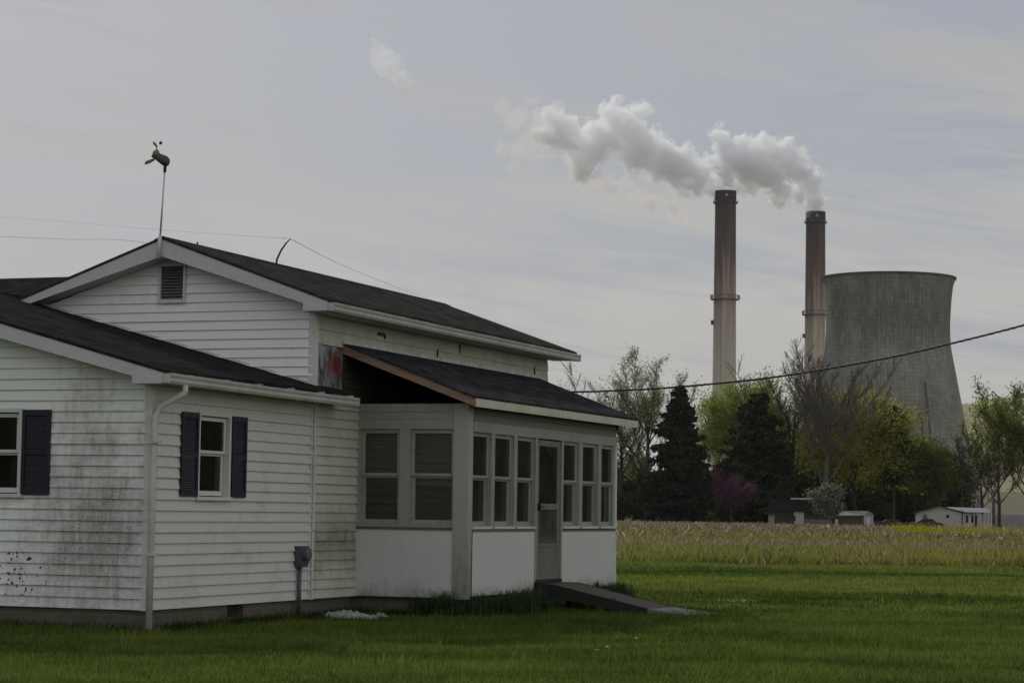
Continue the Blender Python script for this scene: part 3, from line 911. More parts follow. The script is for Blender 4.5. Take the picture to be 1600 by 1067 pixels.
def shutter(face, plane, s0, s1, z0, z1):
    mm = MB()
    def B(a0, a1, n0, n1, c0, c1):
        if face == '-v': mm.box(a0, a1, plane - n1, plane - n0, c0, c1)
        else: mm.box(plane + n0, plane + n1, a0, a1, c0, c1)
    fr = 0.045
    B(s0, s0 + fr, 0.018, 0.048, z0, z1); B(s1 - fr, s1, 0.018, 0.048, z0, z1)
    for a, b in ((z0, z0 + 0.07), ((z0 + z1) / 2 - 0.03, (z0 + z1) / 2 + 0.03), (z1 - 0.07, z1)):
        B(s0 + fr, s1 - fr, 0.018, 0.046, a, b)
    z = z0 + 0.07
    while z < z1 - 0.09:
        if abs(z + 0.02 - (z0 + z1) / 2) > 0.05:
            if face == '-v':
                mm.hexa([(s0 + fr, plane - 0.022, z), (s1 - fr, plane - 0.022, z), (s1 - fr, plane - 0.040, z + 0.004), (s0 + fr, plane - 0.040, z + 0.004), (s0 + fr, plane - 0.020, z + 0.030), (s1 - fr, plane - 0.020, z + 0.030), (s1 - fr, plane - 0.026, z + 0.032), (s0 + fr, plane - 0.026, z + 0.032)])
            else:
                mm.hexa([(plane + 0.022, s0 + fr, z), (plane + 0.022, s1 - fr, z), (plane + 0.040, s1 - fr, z + 0.004), (plane + 0.040, s0 + fr, z + 0.004), (plane + 0.020, s0 + fr, z + 0.030), (plane + 0.020, s1 - fr, z + 0.030), (plane + 0.026, s1 - fr, z + 0.032), (plane + 0.026, s0 + fr, z + 0.032)])
        z += 0.028
    B(s0 + 0.01, s1 - 0.01, 0.016, 0.021, z0 + 0.01, z1 - 0.01)
    return hb(mm, 'shutter', M_BLACK)
shutter('-v', VA, -15.05, -14.66, 1.59, 2.60)
shutter('-v', VA, -16.27, -15.88, 1.59, 2.60)
shutter('+u', UB, 23.95, 24.36, 1.60, 2.61)
shutter('+u', UB, 25.235, 25.62, 1.60, 2.61)

# ---- porch
# roof
zt, zl, uel = 3.775, 3.04, -11.42
m_ = MB()
slab(m_, (uel, 28.70, zl), (uel, 36.15, zl), (UB + 0.0, 36.45, zt - 0.02), (UB + 0.0, 28.45, zt), 0.03)
hb(m_, 'porch_roof', M_ROOF_PORCH)
m_ = MB()
m_.prism([(UB + 0.01, 28.47, zt - 0.032), (uel, 28.72, zl - 0.032), (uel, 28.72, zl - 0.145), (UB + 0.01, 28.47, zt - 0.155)], (0, 0.035, 0))
hb(m_, 'porch_rake_board', M_WOOD, label='bare brown lumber board under the porch roof edge')
m_ = MB()
m_.box(uel - 0.03, uel - 0.002, 28.76, 36.10, zl - 0.145, zl - 0.032)
hb(m_, 'porch_fascia', M_FASCIA)
m_ = MB()   # metal strip along the top edge of the porch roof
m_.box(UB + 0.018, UB + 0.05, 28.44, 36.40, zt - 0.03, zt + 0.02)
hb(m_, 'porch_flashing', simple('pale_flashing', (0.5, 0.5, 0.48), 0.5, 0.4, 6))
m_ = MB()   # rafters and ceiling joists
for k in range(14):
    v = 28.80 + k * 0.56
    m_.prism([(UB + 0.01, v, zt - 0.05), (uel - 0.05, v, zl - 0.05), (uel - 0.05, v, zl - 0.14), (UB + 0.01, v, zt - 0.16)], (0, 0.04, 0))
    if k > 0: m_.box(UB, UP - 0.15, v, v + 0.04, 2.85, 2.945)
hb(m_, 'rafter', M_ATTIC)
hb(MB().box(UB, UP - 0.05, VP + 0.02, 35.5, 2.80, 2.82), 'porch_ceiling', M_ATTIC)
# wall behind the open attic end: dark old boards, then bare foil sheathing with red lettering blotch
siding('old_attic_wall', M_ATTIC, '+u', UB, 28.50, 36.4, 2.9, 3.69, label='dark old boards inside the open porch attic')
def foil():
    m, t = mat('foil_sheathing')
    co = objco(t)
    xyz = t.new('ShaderNodeSeparateXYZ', {0: co})
    dv = t.math('SUBTRACT', xyz.outputs[1], 5.02)
    dz = t.math('SUBTRACT', xyz.outputs[2], 3.42)
    wob = t.math('MULTIPLY', t.noise(co, 9, 3), 0.25)
    d = t.math('ADD', t.math('SQRT', t.math('ADD', t.math('MULTIPLY', dv, t.math('MULTIPLY', dv, 0.35)), t.math('MULTIPLY', dz, dz))), t.math('SUBTRACT', wob, 0.12))
    k = t.ramp(d, [(0.06, 0.9), (0.24, 0.0)])
    g_ = t.ramp(t.noise(t.mapv(co, (1, 2.0, 1)), 3.5, 4, 0.6, 0.6), [(0.38, (0.05, 0.05, 0.05)), (0.62, (0.34, 0.35, 0.36))])
    c = t.mix(k, g_, (0.22, 0.025, 0.03))
    finish(t, c, 0.45, t.noise(co, 6, 3), 0.5, 0.02, metallic=0.25)
    return m
M_FOIL = foil()
hb(MB().box(UB - 0.03, UB + 0.004, VM + 0.08, 28.52, 3.02, 3.78), 'bare_sheathing', M_FOIL, label='silver sheathing with a red blotch where siding is missing')
# end wall of the porch (faces the camera)
m_ = MB()
m_.box(UB, UP - 0.22, VP, VP + 0.06, 2.84, 2.95).box(UB, UP - 0.22, VP + 0.008, VP + 0.06, 2.735, 2.836)
m_.box(UB, UP - 0.22, VP - 0.012, VP + 0.06, 2.60, 2.732)
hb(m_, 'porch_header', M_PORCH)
m_ = MB()
hb(MB().box(UB + 0.0, UB + 0.055, VP - 0.012, VP + 0.06, 1.24, 2.60), 'mullion', M_PORCH)
hb(MB().box(-12.66, -12.51, VP - 0.012, VP + 0.06, 1.24, 2.60), 'mullion', M_PORCH)
hb(MB().box(UB, -11.84, VP - 0.03, VP + 0.06, 1.205, 1.24), 'window_sill', simple('mossy_sill', (0.10, 0.105, 0.06), 0.9, 0.5, 9))
hb(MB().box(UP - 0.22, UP, VP - 0.03, VP + 0.14, 0.26, 2.95), 'corner_post', painted('peeling_post', (0.36, 0.37, 0.34), amount=1.0, dirt=(0.13, 0.125, 0.09), lowmask=[(2, 0.4, 1.5, 0.45)]))
def ribbed(face, plane, s0, s1, z0, z1):
    mm = MB()
    n = int((s1 - s0) / 0.0125)
    pr = [0.0, 0.0, 0.0, 0.0, 0.006, 0.006]
    k0 = 0
    for k in range(n + 1):
        s = s0 + (s1 - s0) * k / n
        d = 0.0 if (k % 5) else 0.0016
        d = d - 0.0015 * math.sin(k * 0.21)
        for z in (z0, z1):
            mm.v.append((s, plane - 0.012 + d, z) if face == '-v' else (plane + 0.012 - d, s, z))
    for k in range(n):
        mm.f.append((2 * k, 2 * k + 2, 2 * k + 3, 2 * k + 1))
    return mm
hb(ribbed('-v', VP, UB, UP - 0.22, 0.275, 1.205), 'porch_panel', M_PANEL)
hb(ribbed('+u', UP, VP + 0.14, 31.66, 0.30, 1.185), 'porch_panel', M_PANEL)
hb(ribbed('+u', UP, 32.88, 35.52, 0.30, 1.18), 'porch_panel', M_PANEL)
hb(MB().box(UP - 0.04, UP + 0.018, VP + 0.14, 31.66, 1.185, 1.215).box(UP - 0.04, UP + 0.018, 32.88, 35.52, 1.18, 1.21), 'panel_cap', M_PORCHDARK)
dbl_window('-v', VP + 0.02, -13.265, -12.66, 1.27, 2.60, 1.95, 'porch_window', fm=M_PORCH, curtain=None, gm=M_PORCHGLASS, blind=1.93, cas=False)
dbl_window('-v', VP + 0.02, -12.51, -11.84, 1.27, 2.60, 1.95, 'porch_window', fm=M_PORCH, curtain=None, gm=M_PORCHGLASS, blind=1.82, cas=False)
for a, b in ((-13.265, -12.66), (-12.51, -11.84)): hb(MB().box(a, b, VP - 0.005, VP + 0.05, 1.24, 1.268), 'sill_strip', M_PORCH)
# front wall of the porch
VS = [(29.18, 29.86), (29.99, 30.77), (30.90, 31.68), (32.92, 33.66), (33.82, 34.60), (34.75, 35.48)]
m_ = MB()
m_.box(UP - 0.06, UP + 0.010, VP + 0.14, 35.56, 2.57, 2.715)
hb(m_, 'porch_header', M_PORCH)
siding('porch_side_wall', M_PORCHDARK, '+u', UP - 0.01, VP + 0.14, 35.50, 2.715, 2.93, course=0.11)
m_ = MB()
for a, b in ((29.86, 29.99), (30.77, 30.90), (31.68, 31.76), (32.84, 32.92), (33.66, 33.82), (34.60, 34.75)):
    hb(MB().box(UP - 0.08, UP + 0.012, a, b, 1.225 if a not in (31.68, 32.84) else 0.44, 2.57), 'mullion', M_PORCH)
hb(MB().box(UP - 0.10, UP + 0.014, 35.48, 35.56, 0.27, 2.57), 'corner_trim', M_TRIM)
for k, (a, b) in enumerate(VS):
    dbl_window('+u', UP - 0.02, a, b, 1.26, 2.57, 1.935, 'porch_window', fm=M_PORCH, curtain=[[(0.5, 0.98)], [(0.1, 0.4)], [(0.0, 1.0)], None, [(0.55, 0.9)], [(0.2, 0.98)]][k], blind=[None, 2.2, None, 1.95, None, None][k], gm=M_PORCHGLASS, cas=False)
for a, b in VS: hb(MB().box(UP - 0.10, UP + 0.03, a, b, 1.225, 1.258), 'sill_strip', M_TRIM)
# the porch's inner side: floor, inner wall, far end
m_ = MB()
m_.box(UB, UP - 0.1, VP + 0.1, 35.5, 0.30, 0.33)
m_.box(UB + 0.01, UB + 0.04, VP + 0.08, 35.5, 0.33, 2.8)
m_.box(UB, UP, 35.50, 35.54, 0.27, 2.93)
m_.box(UB, UP - 0.03, VP + 0.062, VP + 0.08, 0.30, 1.205)
m_.box(UP - 0.06, UP - 0.04, VP + 0.14, 31.66, 0.30, 1.185).box(UP - 0.06, UP - 0.04, 32.88, 35.5, 0.30, 1.18)
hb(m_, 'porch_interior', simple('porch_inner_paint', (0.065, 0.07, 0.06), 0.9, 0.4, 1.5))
# screen door
dm = simple('grey_door_paint', (0.15, 0.155, 0.14), 0.6, 0.25, 3)
V0, V1 = 31.80, 32.80
m_ = MB()
for a, b, c, d in ((V0, V0 + 0.09, 0.47, 2.55), (V1 - 0.09, V1, 0.47, 2.55), (V0 + 0.09, V1 - 0.09, 2.46, 2.55), (V0 + 0.09, V1 - 0.09, 1.51, 1.60), (V0 + 0.09, V1 - 0.09, 0.955, 1.0), (V0 + 0.09, V1 - 0.09, 0.47, 0.56)):
    m_.box(UP - 0.045, UP - 0.010, a, b, c, d)
door = hb(m_, 'screen_door', dm)
hb(MB().box(UP - 0.04, UP - 0.02, V0 + 0.09, V1 - 0.09, 0.56, 0.955), 'kick_panel', dm, door)
hb(MB().box(UP - 0.030, UP - 0.027, V0 + 0.09, V1 - 0.09, 1.60, 2.46), 'pane', M_PORCHGLASS, door)
hb(MB().box(UP - 0.030, UP - 0.027, V0 + 0.09, V1 - 0.09, 1.0, 1.51), 'screen_mesh', glass_mat('screen_mesh', (0.45, 0.47, 0.35), 0.7), door)
q_ = MB().box(UP - 0.078, UP - 0.072, V0 + 0.10, V1 - 0.10, 1.0, 1.42)
hb(q_, 'lace_curtain', simple('dull_lace', (0.10, 0.10, 0.075), 0.9, 0.2), door)
hb(MB().box(UP - 0.010, UP + 0.035, V0 + 0.02, V0 + 0.06, 1.50, 1.60).tube([(UP + 0.03, V0 + 0.04, 1.55), (UP + 0.06, V0 + 0.12, 1.55)], 0.012, 6), 'handle', M_BLACK, door)
hb(MB().box(UP - 0.10, UP + 0.03, 31.72, 32.86, 0.42, 0.468), 'threshold', M_DECK)

# ------------------------------------------------------------------ things on and around the house
# electric meter with its conduit, on the side wall of the front wing
OM = uv2w(UB + 0.06, 27.22)
mt_ = thing('electric_meter', 'grey electric meter box on a conduit beside the inside corner of the house', 'meter', OM, -YAW)
m_ = MB().box(-0.055, 0.05, -0.13, 0.13, 0.74, 0.98)
mm = MB().prism([(-0.05, -0.11, 0.70), (-0.05, 0.11, 0.70), (0.04, 0.11, 0.70), (0.04, -0.11, 0.70)], (0, 0, 0.04))
m_.v += mm.v; m_.f += [tuple(i + 8 for i in f) for f in mm.f]
m_.build('meter_box', M_GREYMETAL, mt_)
MB().tube([(0.05, 0, 0.87), (0.115, 0, 0.87), (0.125, 0, 0.87)], [0.085, 0.085, 0.06], 20).build('meter_dial', simple('meter_glass', (0.09, 0.10, 0.11), 0.2), mt_, smooth=False)
MB().tube([(0, -0.05, 0.72), (0, -0.05, -0.05)], 0.028, 10).build('conduit', M_GREYMETAL, mt_, smooth=True)

# whirligig on a pole at the peak of the main gable
base = uv2w(-15.52, 27.21, 4.86)
wv = thing('whirligig', 'weathered dark duck-shaped whirligig on a thin white pole above the gable peak', 'weather vane', base, -YAW)
MB().tube([(-0.01, 0, 0), (0.01, 0, 0.32)], [0.028, 0.026], 10).build('lower_sleeve', M_RAKE, wv, smooth=True)
MB().tube([(0.01, 0, 0.30), (0.035, 0, 0.8), (0.055, 0, 1.20)], [0.014, 0.013, 0.012], 8).build('pole', simple('pole_metal', (0.60, 0.60, 0.58), 0.5, 0.3, 3, metallic=0.3), wv, smooth=True)
MB().tube([(0.055, 0, 1.19), (0.06, 0, 1.29)], [0.02, 0.026], 8).build('pivot', M_BLACK, wv, smooth=True)
olive = simple('weathered_olive', (0.075, 0.072, 0.05), 0.7, 0.4, 12)
tan = simple('weathered_tan', (0.19, 0.165, 0.11), 0.7, 0.4, 12)
b_ = MB()
b_.tube([(0.115, 0, 1.335), (0.10, 0, 1.33), (0.05, 0, 1.35), (-0.02, 0, 1.39), (-0.09, 0, 1.42), (-0.14, 0, 1.425), (-0.155, 0, 1.425)], [0.015, 0.055, 0.072, 0.062, 0.045, 0.028, 0.008], 14)
b_.build('body', olive, wv, smooth=True)
MB().tube([(-0.085, 0.0, 1.42), (-0.085, 0.0, 1.47), (-0.075, 0, 1.50), (-0.07, 0, 1.515)], [0.052, 0.050, 0.032, 0.008], 14).build('head', tan, wv, smooth=True)
for ang, ln, wd in ((200, 0.20, 0.055),):
    MB().prism([(-0.085, -0.03, 1.385), (-0.13, -0.045, 1.375), (-0.225, -0.05, 1.345), (-0.235, -0.05, 1.30), (-0.17, -0.045, 1.315), (-0.10, -0.03, 1.355)], (0, 0.012, 0)).build('blade', tan, wv)
MB().prism([(-0.085, 0.0, 1.50), (-0.075, 0.0, 1.56), (-0.10, 0, 1.60), (-0.135, 0, 1.63), (-0.145, 0, 1.605), (-0.12, 0, 1.57), (-0.095, 0, 1.55)], (0, 0.014, 0)).build('blade', tan, wv)
MB().ellipsoid((-0.02, 0, 1.60), 0.027, 0.014, 0.025).build('blade', olive, wv, smooth=True)

# bent antenna mast on the ridge
b0 = uv2w(-15.50, 30.72, 5.14)
o = MB().tube([(0, 0, 0), (0.005, 0.02, 0.10), (0.03, 0.10, 0.24), (0.06, 0.20, 0.36), (0.085, 0.28, 0.44)], [0.016, 0.016, 0.015, 0.014, 0.012], 8).build('roof_mast', M_BLACK, None, smooth=True)
o.location = b0; o.rotation_euler = (0, 0, -YAW)
tag(o, 'short bent black mast standing on the main roof ridge', 'mast')
mast_top = b0 + Vector((0.085 * eX[0] + 0.28 * eY[0], 0.085 * eX[1] + 0.28 * eY[1], 0.44))
b1 = uv2w(-15.5, 28.25, 5.16)
o = MB().tube([(0, 0, 0), (0, 0, 0.05)], 0.012, 6).build('roof_stub', M_BLACK, None)
o.location = b1
tag(o, 'tiny dark stub on the roof ridge just behind the gable peak', 'roof stub')

# ramp in front of the porch door
rp0 = uv2w(UP, 31.72)
rpt = thing('wooden_ramp', 'low dark wooden ramp leading from the porch door down to the lawn', 'ramp', rp0, -YAW)
RL, RW, RZ, RE = 1.75, 1.10, 0.41, 0.10
m_ = MB()
nb = 22
for k in range(nb):
    a, b = k * RL / nb, (k + 1) * RL / nb - 0.008
    za, zb = (RZ - (max(0, a - 0.3)) / (RL - 0.3) * (RZ - RE)), (RZ - (max(0, b - 0.3)) / (RL - 0.3) * (RZ - RE))
    m_.hexa([(a, 0, za - 0.03), (b, 0, zb - 0.03), (b, RW, zb - 0.03), (a, RW, za - 0.03), (a, 0, za), (b, 0, zb), (b, RW, zb), (a, RW, za)])
m_.build('deck', M_DECKTOP, rpt)
for nm, yy in (('stringer', -0.045), ('stringer', RW + 0.005)):
    MB().prism([(0.04, yy, RZ + 0.005), (0.3, yy, RZ + 0.005), (RL, yy, RE + 0.005), (RL, yy, -0.03), (RL * 0.6, yy, 0.10), (0.04, yy, RZ - 0.15)], (0, 0.04, 0)).build(nm, M_DECK, rpt)
for xx in (0.15, 1.15):
    for yy in (0.0, RW - 0.09):
        MB().box(xx, xx + 0.09, yy, yy + 0.09, -0.1, RZ - 0.04 - max(0, xx - 0.3) * 0.168).build('post', M_DECK, rpt)
# concrete pad and walk at the foot of the ramp
pad = MB().prism([(0, 0, -0.05), (0, 0, RE - 0.005), (0.55, 0.05, 0.03), (0.85, 0.1, 0.0), (0.85, 0.1, -0.05)], (0.05, 1.05, 0))
o = pad.build('path', M_CONCRETE, None); o.location = uv2w(UP + RL + 0.005, 31.72); o.rotation_euler = (0, 0, -YAW)
tag(o, None, None, None, 'structure')
m_ = MB()
pp = [(-0.5, 0.0), (0.1, 0.28), (0.7, 0.22), (0.9, -0.05), (0.5, -0.25), (-0.2, -0.22)]
m_.prism([(a * 0.55, b * 3.2, -0.03) for a, b in pp], (0, 0, 0.075))
o = m_.build('stepping_stone', simple('tan_stone', (0.20, 0.165, 0.115), 0.9, 0.3, 5), None); o.location = at(1140, 948, 38.5); o.location.z = 0.0; o.rotation_euler = (0, 0, 0.1); 
tag(o, 'flat tan paving stone in the lawn past the ramp end', 'paving stone')

# crumpled white sheeting by the foundation
def crumple(name, loc, lx, ly, lz, seed, rz=0.0):
    q = random.Random(seed)
    n, m2 = 28, 12
    V, Fq = [], []
    for i in range(n + 1):
        for j in range(m2 + 1):
            a, b = i / n, j / m2
            env = math.sin(math.pi * a) ** 0.6 * math.sin(math.pi * b) ** 0.5 if 0 < a < 1 and 0 < b < 1 else 0
            nz = mnoise.noise(Vector((a * 7 + seed, b * 4, seed))) * 0.6 + abs(mnoise.noise(Vector((a * 15, b * 9, seed + 3)))) * 0.7
            V.append(((a - 0.5) * lx + 0.02 * nz, (b - 0.5) * ly + 0.04 * nz, max(-0.01, lz * env * (0.45 + nz))))
    for i in range(n):
        for j in range(m2):
            k = i * (m2 + 1) + j
            Fq.append((k, k + 1, k + m2 + 2, k + m2 + 1))
    o = raw_mesh(name, np.array(V), np.array(Fq), simple('white_sheeting', (0.33, 0.34, 0.32), 0.6, 0.2, 8), smooth=False)
    o.location = loc; o.rotation_euler = (0, 0, rz)
    return o
def uvz_at(px, py, u):
    """point of the vertical plane u seen at a pixel"""
    d = fwd + rt * ((px - 800) / F_PX) - up * ((py - 533.5) / F_PX)
    du = d.x * eX[0] + d.y * eX[1]
    t_ = (u - (CAM.x * eX[0] + CAM.y * eX[1])) / du
    return CAM + d * t_
o = crumple('plastic_sheet', uvz_at(541, 963, -12.85), 0.85, 0.30, 0.13, 3, -YAW * 0.2)
o.location.z = 0.02
tag(o, 'crumpled white plastic sheet lying in the grass by the foundation', 'plastic sheet')
o = crumple('plastic_pipe_end', uvz_at(594, 965, -12.65), 0.22, 0.12, 0.07, 9, 0.2)
o.name = 'rag'; o.location.z = 0.02
tag(o, 'small white scrap lying right of the crumpled plastic sheet', 'rag')

# dandelions in the lawn
M_DAND = simple('dandelion_yellow', (0.62, 0.50, 0.03), 0.8, 0.1)
def dandelion(loc, label):
    d = thing('dandelion', label, 'flower', loc, 0, 'dandelions in the lawn')
    MB().tube([(0, 0, 0), (0.01, 0, 0.085)], 0.003, 5).build('stem', M_SHADEGRASS, d)
    MB().ellipsoid((0.01, 0, 0.09), 0.02, 0.02, 0.009).build('flower_head', M_DAND, d, smooth=True)
for (px, py, Y_), lb in (((931, 1027, 23.2), 'yellow dandelion in the lawn below the porch corner, the nearer one'), ((947, 1023.5, 23.7), 'yellow dandelion just right of and behind the nearest one'), ((993, 1008, 25.4), 'pale yellow dandelion in the lawn, the farthest of the three')):
    l_ = at(px, py, Y_); l_.z = 0.0
    dandelion(l_, lb)

# leafy clumps along the porch front
M_LILY = leaf_mat('daylily_leaves', (0.030, 0.050, 0.022), (0.050, 0.080, 0.032), (0.075, 0.115, 0.045), 0.3)
def lily(loc, h, rad, n, seed):
    rr_ = np.random.default_rng(seed)
    V, Q = [], []
    for k in range(n):
        a = rr_.uniform(0, 2 * math.pi)
        b0_ = rr_.uniform(0, rad * 0.7)
        bx, by = b0_ * math.cos(a * 3), b0_ * math.sin(a * 3)
        L_ = h * rr_.uniform(0.6, 1.15)
        sp = rr_.uniform(0.1, 0.55)
        w_ = 0.013
        px_, py_ = -math.sin(a) * w_, math.cos(a) * w_
        prev = None
        for i in range(4):
            t_ = i / 3
            x_ = bx + math.cos(a) * L_ * sp * t_ ** 1.4
            y_ = by + math.sin(a) * L_ * sp * t_ ** 1.4
            z_ = L_ * (t_ - 0.25 * sp * t_ ** 3)
            s_ = 1 - 0.85 * t_
            V += [(x_ - px_ * s_, y_ - py_ * s_, z_), (x_ + px_ * s_, y_ + py_ * s_, z_)]
            if i:
                k2 = len(V)
                Q.append((k2 - 4, k2 - 3, k2 - 1, k2 - 2))
    o = raw_mesh('leafy_plant', np.array(V), np.array(Q), M_LILY)
    o.location = loc
    return o
k = 0
sd = 40
spots = []
v = VP + 0.1
while v < 31.5:
    spots.append((UP + 0.30 + 0.12 * math.sin(v * 9), v, 'a')); v += 0.34
v = 33.15
while v < 35.4:
    spots.append((UP + 0.22, v, 'b')); v += 0.42
for u_ in (-12.2, -11.85):
    spots.append((u_, VP - 0.25, 'c'))
for i, (u_, v_, g_) in enumerate(spots):
    o = lily(uv2w(u_, v_), 0.34 + 0.05 * math.sin(i * 2.3), 0.32, 260, 60 + i)
    if g_ == 'a': tag(o, 'dark green strap-leaved clump in the row between corner post and ramp', 'plant', 'leafy clumps left of the ramp')
    elif g_ == 'b': tag(o, 'dark green strap-leaved clump under the white panel right of the ramp', 'plant', 'leafy clumps right of the ramp')
    else: tag(o, 'dark green clump in front of the porch end wall by the corner post', 'plant', 'leafy clumps at the end wall')

# ------------------------------------------------------------------ wires
M_CABLE = simple('dark_cable', (0.03, 0.03, 0.03), 0.6)
def wire(name, pts, rad, label, m=M_CABLE, sag_pts=None):
    mm = MB().tube(pts, rad, 6)
    return tag(mm.build(name, m, None, smooth=True), label, 'wire')
px_pts = [(856, 613), (882, 612.5), (905, 612), (935, 611.5), (960, 610), (1020, 607.5), (1100, 601), (1200, 590.5), (1300, 575), (1400, 556.5), (1500, 533.5), (1600, 508), (1700, 479), (1850, 430)]
pts = []
for i, (a, b) in enumerate(px_pts):
    Yd = 39.3 - 6.5 * (a - 856) / 994
    pts.append(at(a, b, Yd))
def smooth_pts(P_, n=6):
    out = []
    for i in range(len(P_) - 1):
        p0, p1, p2, p3 = P_[max(i - 1, 0)], P_[i], P_[i + 1], P_[min(i + 2, len(P_) - 1)]
        for k in range(n):
            t_ = k / n
            out.append(0.5 * ((2 * p1) + (p2 - p0) * t_ + (2 * p0 - 5 * p1 + 4 * p2 - p3) * t_ ** 2 + (3 * p1 - p0 - 3 * p2 + p3) * t_ ** 3))
    out.append(P_[-1])
    return out
sp_ = smooth_pts(pts, 20)
c_ = thing('service_cable', 'thick twisted overhead cable running from behind the porch roof to the right edge', 'cable', pts[0])
for j in range(3):
    q_ = []
    for i, p_ in enumerate(sp_):
        ph = i * 0.9 + j * 2.094
        q_.append(p_ - pts[0] + Vector((0.0, math.cos(ph), math.sin(ph))) * 0.011)
    MB().tube(q_, 0.0085, 5).build('strand', M_CABLE, c_, smooth=True)
thin = simple('thin_grey_wire', (0.30, 0.30, 0.30), 0.6)
wl = [at(-60, 333, 60), at(240, 358, 42), mast_top]
wire('thin_wire', smooth_pts(wl, 6), 0.003, 'thin wire from the left edge to the top of the bent roof mast', thin)
wl = [mast_top, at(560, 425, 60), at(700, 478, 100), at(860, 532, 160), at(1090, 590, 300)]
wire('thin_wire', smooth_pts(wl, 6), 0.0045, 'thin wire sloping from the roof mast down to the distant trees', thin)
wl = [at(-60, 367, 60), at(100, 374, 60), at(228, 380, 62), at(400, 425, 75), at(700, 525, 100), at(880, 578, 130), at(1150, 610, 320)]
wire('thin_wire', smooth_pts(wl, 6), 0.0045, 'lower thin wire that passes behind the gable peak', thin)

# ------------------------------------------------------------------ power plant
def xy_of(px, Y):      # x of a pixel column near the horizon at distance Y
    return at(px, 800, Y).x
def z_of(px, py, Y):
    return at(px, py, Y).z

def stack_mat():
    m, t = mat('stained_stack_concrete')
    co = objco(t)
    xyz = t.new('ShaderNodeSeparateXYZ', {0: co})
    z = t.math('DIVIDE', xyz.outputs[2], 180.0)
    st = t.noise(t.mapv(co, (0.35, 0.35, 0.02)), 1.0, 4, 0.6)
    ring = t.math('FRACT', t.math('DIVIDE', xyz.outputs[2], 2.4))
    rl = t.ramp(ring, [(0.0, 0.85), (0.12, 1.0)])
    f = t.math('ADD', z, t.math('MULTIPLY', t.math('SUBTRACT', st, 0.5), 0.5))
    c = t.ramp(f, [(0.0, (0.62, 0.56, 0.46)), (0.50, (0.47, 0.41, 0.345)), (0.70, (0.27, 0.21, 0.175)), (0.82, (0.11, 0.078, 0.066)), (1.0, (0.05, 0.034, 0.034))])
    c = t.mix(1.0, c, rl, 'MULTIPLY')
    rust = t.ramp(t.noise(t.mapv(co, (0.6, 0.6, 0.012), (7, 3, 0)), 1.0, 3, 0.6), [(0.55, 0.0), (0.75, 0.3)])
    c = t.mix(rust, c, (0.16, 0.095, 0.07))
    finish(t, c, 0.9)
    return m
M_STACK = stack_mat()
M_STEEL = simple('dark_steel', (0.07, 0.065, 0.06), 0.7, 0.3, 0.5)
M_PALESTEEL = simple('pale_steel', (0.30, 0.29, 0.27), 0.7, 0.3, 0.5)
def chimney(label, pxc, pytop, Y, w_top, py_gal, lamps_side):
    x = xy_of(pxc, Y)
    zt_ = z_of(pxc, pytop, Y)
    k = Y / F_PX
    rt_ = w_top / 2 * k
    rb = rt_ * 1.24
    c = thing('power_station_chimney', label, 'chimney', (x, Y, 0), 0, 'power station chimneys')
    prof = [(rb, 0), (rb - (rb - rt_) * 0.55, zt_ * 0.45), (rt_ * 1.005, zt_ * 0.92), (rt_, zt_ - 5)]
    MB().lathe(prof, 48).build('shaft', M_STACK, c, smooth=True)
    MB().lathe([(rt_ * 1.03, zt_ - 5), (rt_ * 1.03, zt_), (rt_ * 0.8, zt_), (rt_ * 0.8, zt_ - 5)], 48, closed=True).build('cap', simple('sooty_cap', (0.04, 0.033, 0.033), 0.9, 0.3, 0.3), c, smooth=False)
    for zg, wd, hh in ((zt_ - 6.5, 1.0, 1.2), (z_of(pxc, py_gal, Y), 1.6, 2.4)):
        rr2 = np.interp(zg, [0, zt_ * 0.45, zt_], [rb, rb - (rb - rt_) * 0.55, rt_])
        g_ = MB().lathe([(rr2 - 0.1, zg - 0.35), (rr2 + wd, zg - 0.25), (rr2 + wd, zg), (rr2 - 0.1, zg)], 40, closed=True).build('gallery', M_STEEL, c)
        mm = MB()
        mm.lathe([(rr2 + wd - 0.12, zg + hh - 0.25), (rr2 + wd, zg + hh - 0.25), (rr2 + wd, zg + hh), (rr2 + wd - 0.12, zg + hh)], 40, closed=True)
        for j in range(18):
            t_ = j * 2 * math.pi / 18
            mm.beam(((rr2 + wd - 0.06) * math.cos(t_), (rr2 + wd - 0.06) * math.sin(t_), zg), ((rr2 + wd - 0.06) * math.cos(t_), (rr2 + wd - 0.06) * math.sin(t_), zg + hh), 0.16, 0.16, (1, 0, 0))
        mm.build('railing', M_STEEL, g_)
    zg = z_of(pxc, py_gal, Y)
    for s_ in (-1, 1):
        MB().box(s_ * (rt_ * 1.12) + s_ * 1.0 - 0.7, s_ * (rt_ * 1.12) + s_ * 1.0 + 0.7, -2.5, -0.8, zg - 0.1, zg + 2.3).build('warning_lamp', M_PALESTEEL, c)
    MB().box(-rt_ * 1.13 - 1.0, -rt_ * 1.13 + 0.3, -1, 1, zg - 14, zg - 11.6).build('access_box', M_STEEL, c)
    MB().box(-0.7, 0.7, -rt_ * 1.04 - 0.6, -rt_ * 1.04 + 0.1, zt_ - 3.6, zt_ - 2.2).build('warning_lamp', M_PALESTEEL, c)
    mm = MB()
    for j in range(2):
        mm.beam((-rt_ * 0.5 + j * 0.6, -rt_ * 1.06 - 0.2, 2), (-rt_ * 0.4 + j * 0.6, -rt_ * 0.92 - 0.2, zt_ - 6), 0.12, 0.12, (0, 1, 0))
    mm.build('ladder', M_STEEL, c)
    return x, zt_, rt_
CH1 = chimney('left smokestack with soot-stained brown top, standing clear in the sky', 1130, 299, 1250, 33.0, 468, True)
CH2 = chimney('right smokestack, slightly shorter, standing just left of the cooling tower', 1272.3, 331.5, 1365, 30.3, 492, False)

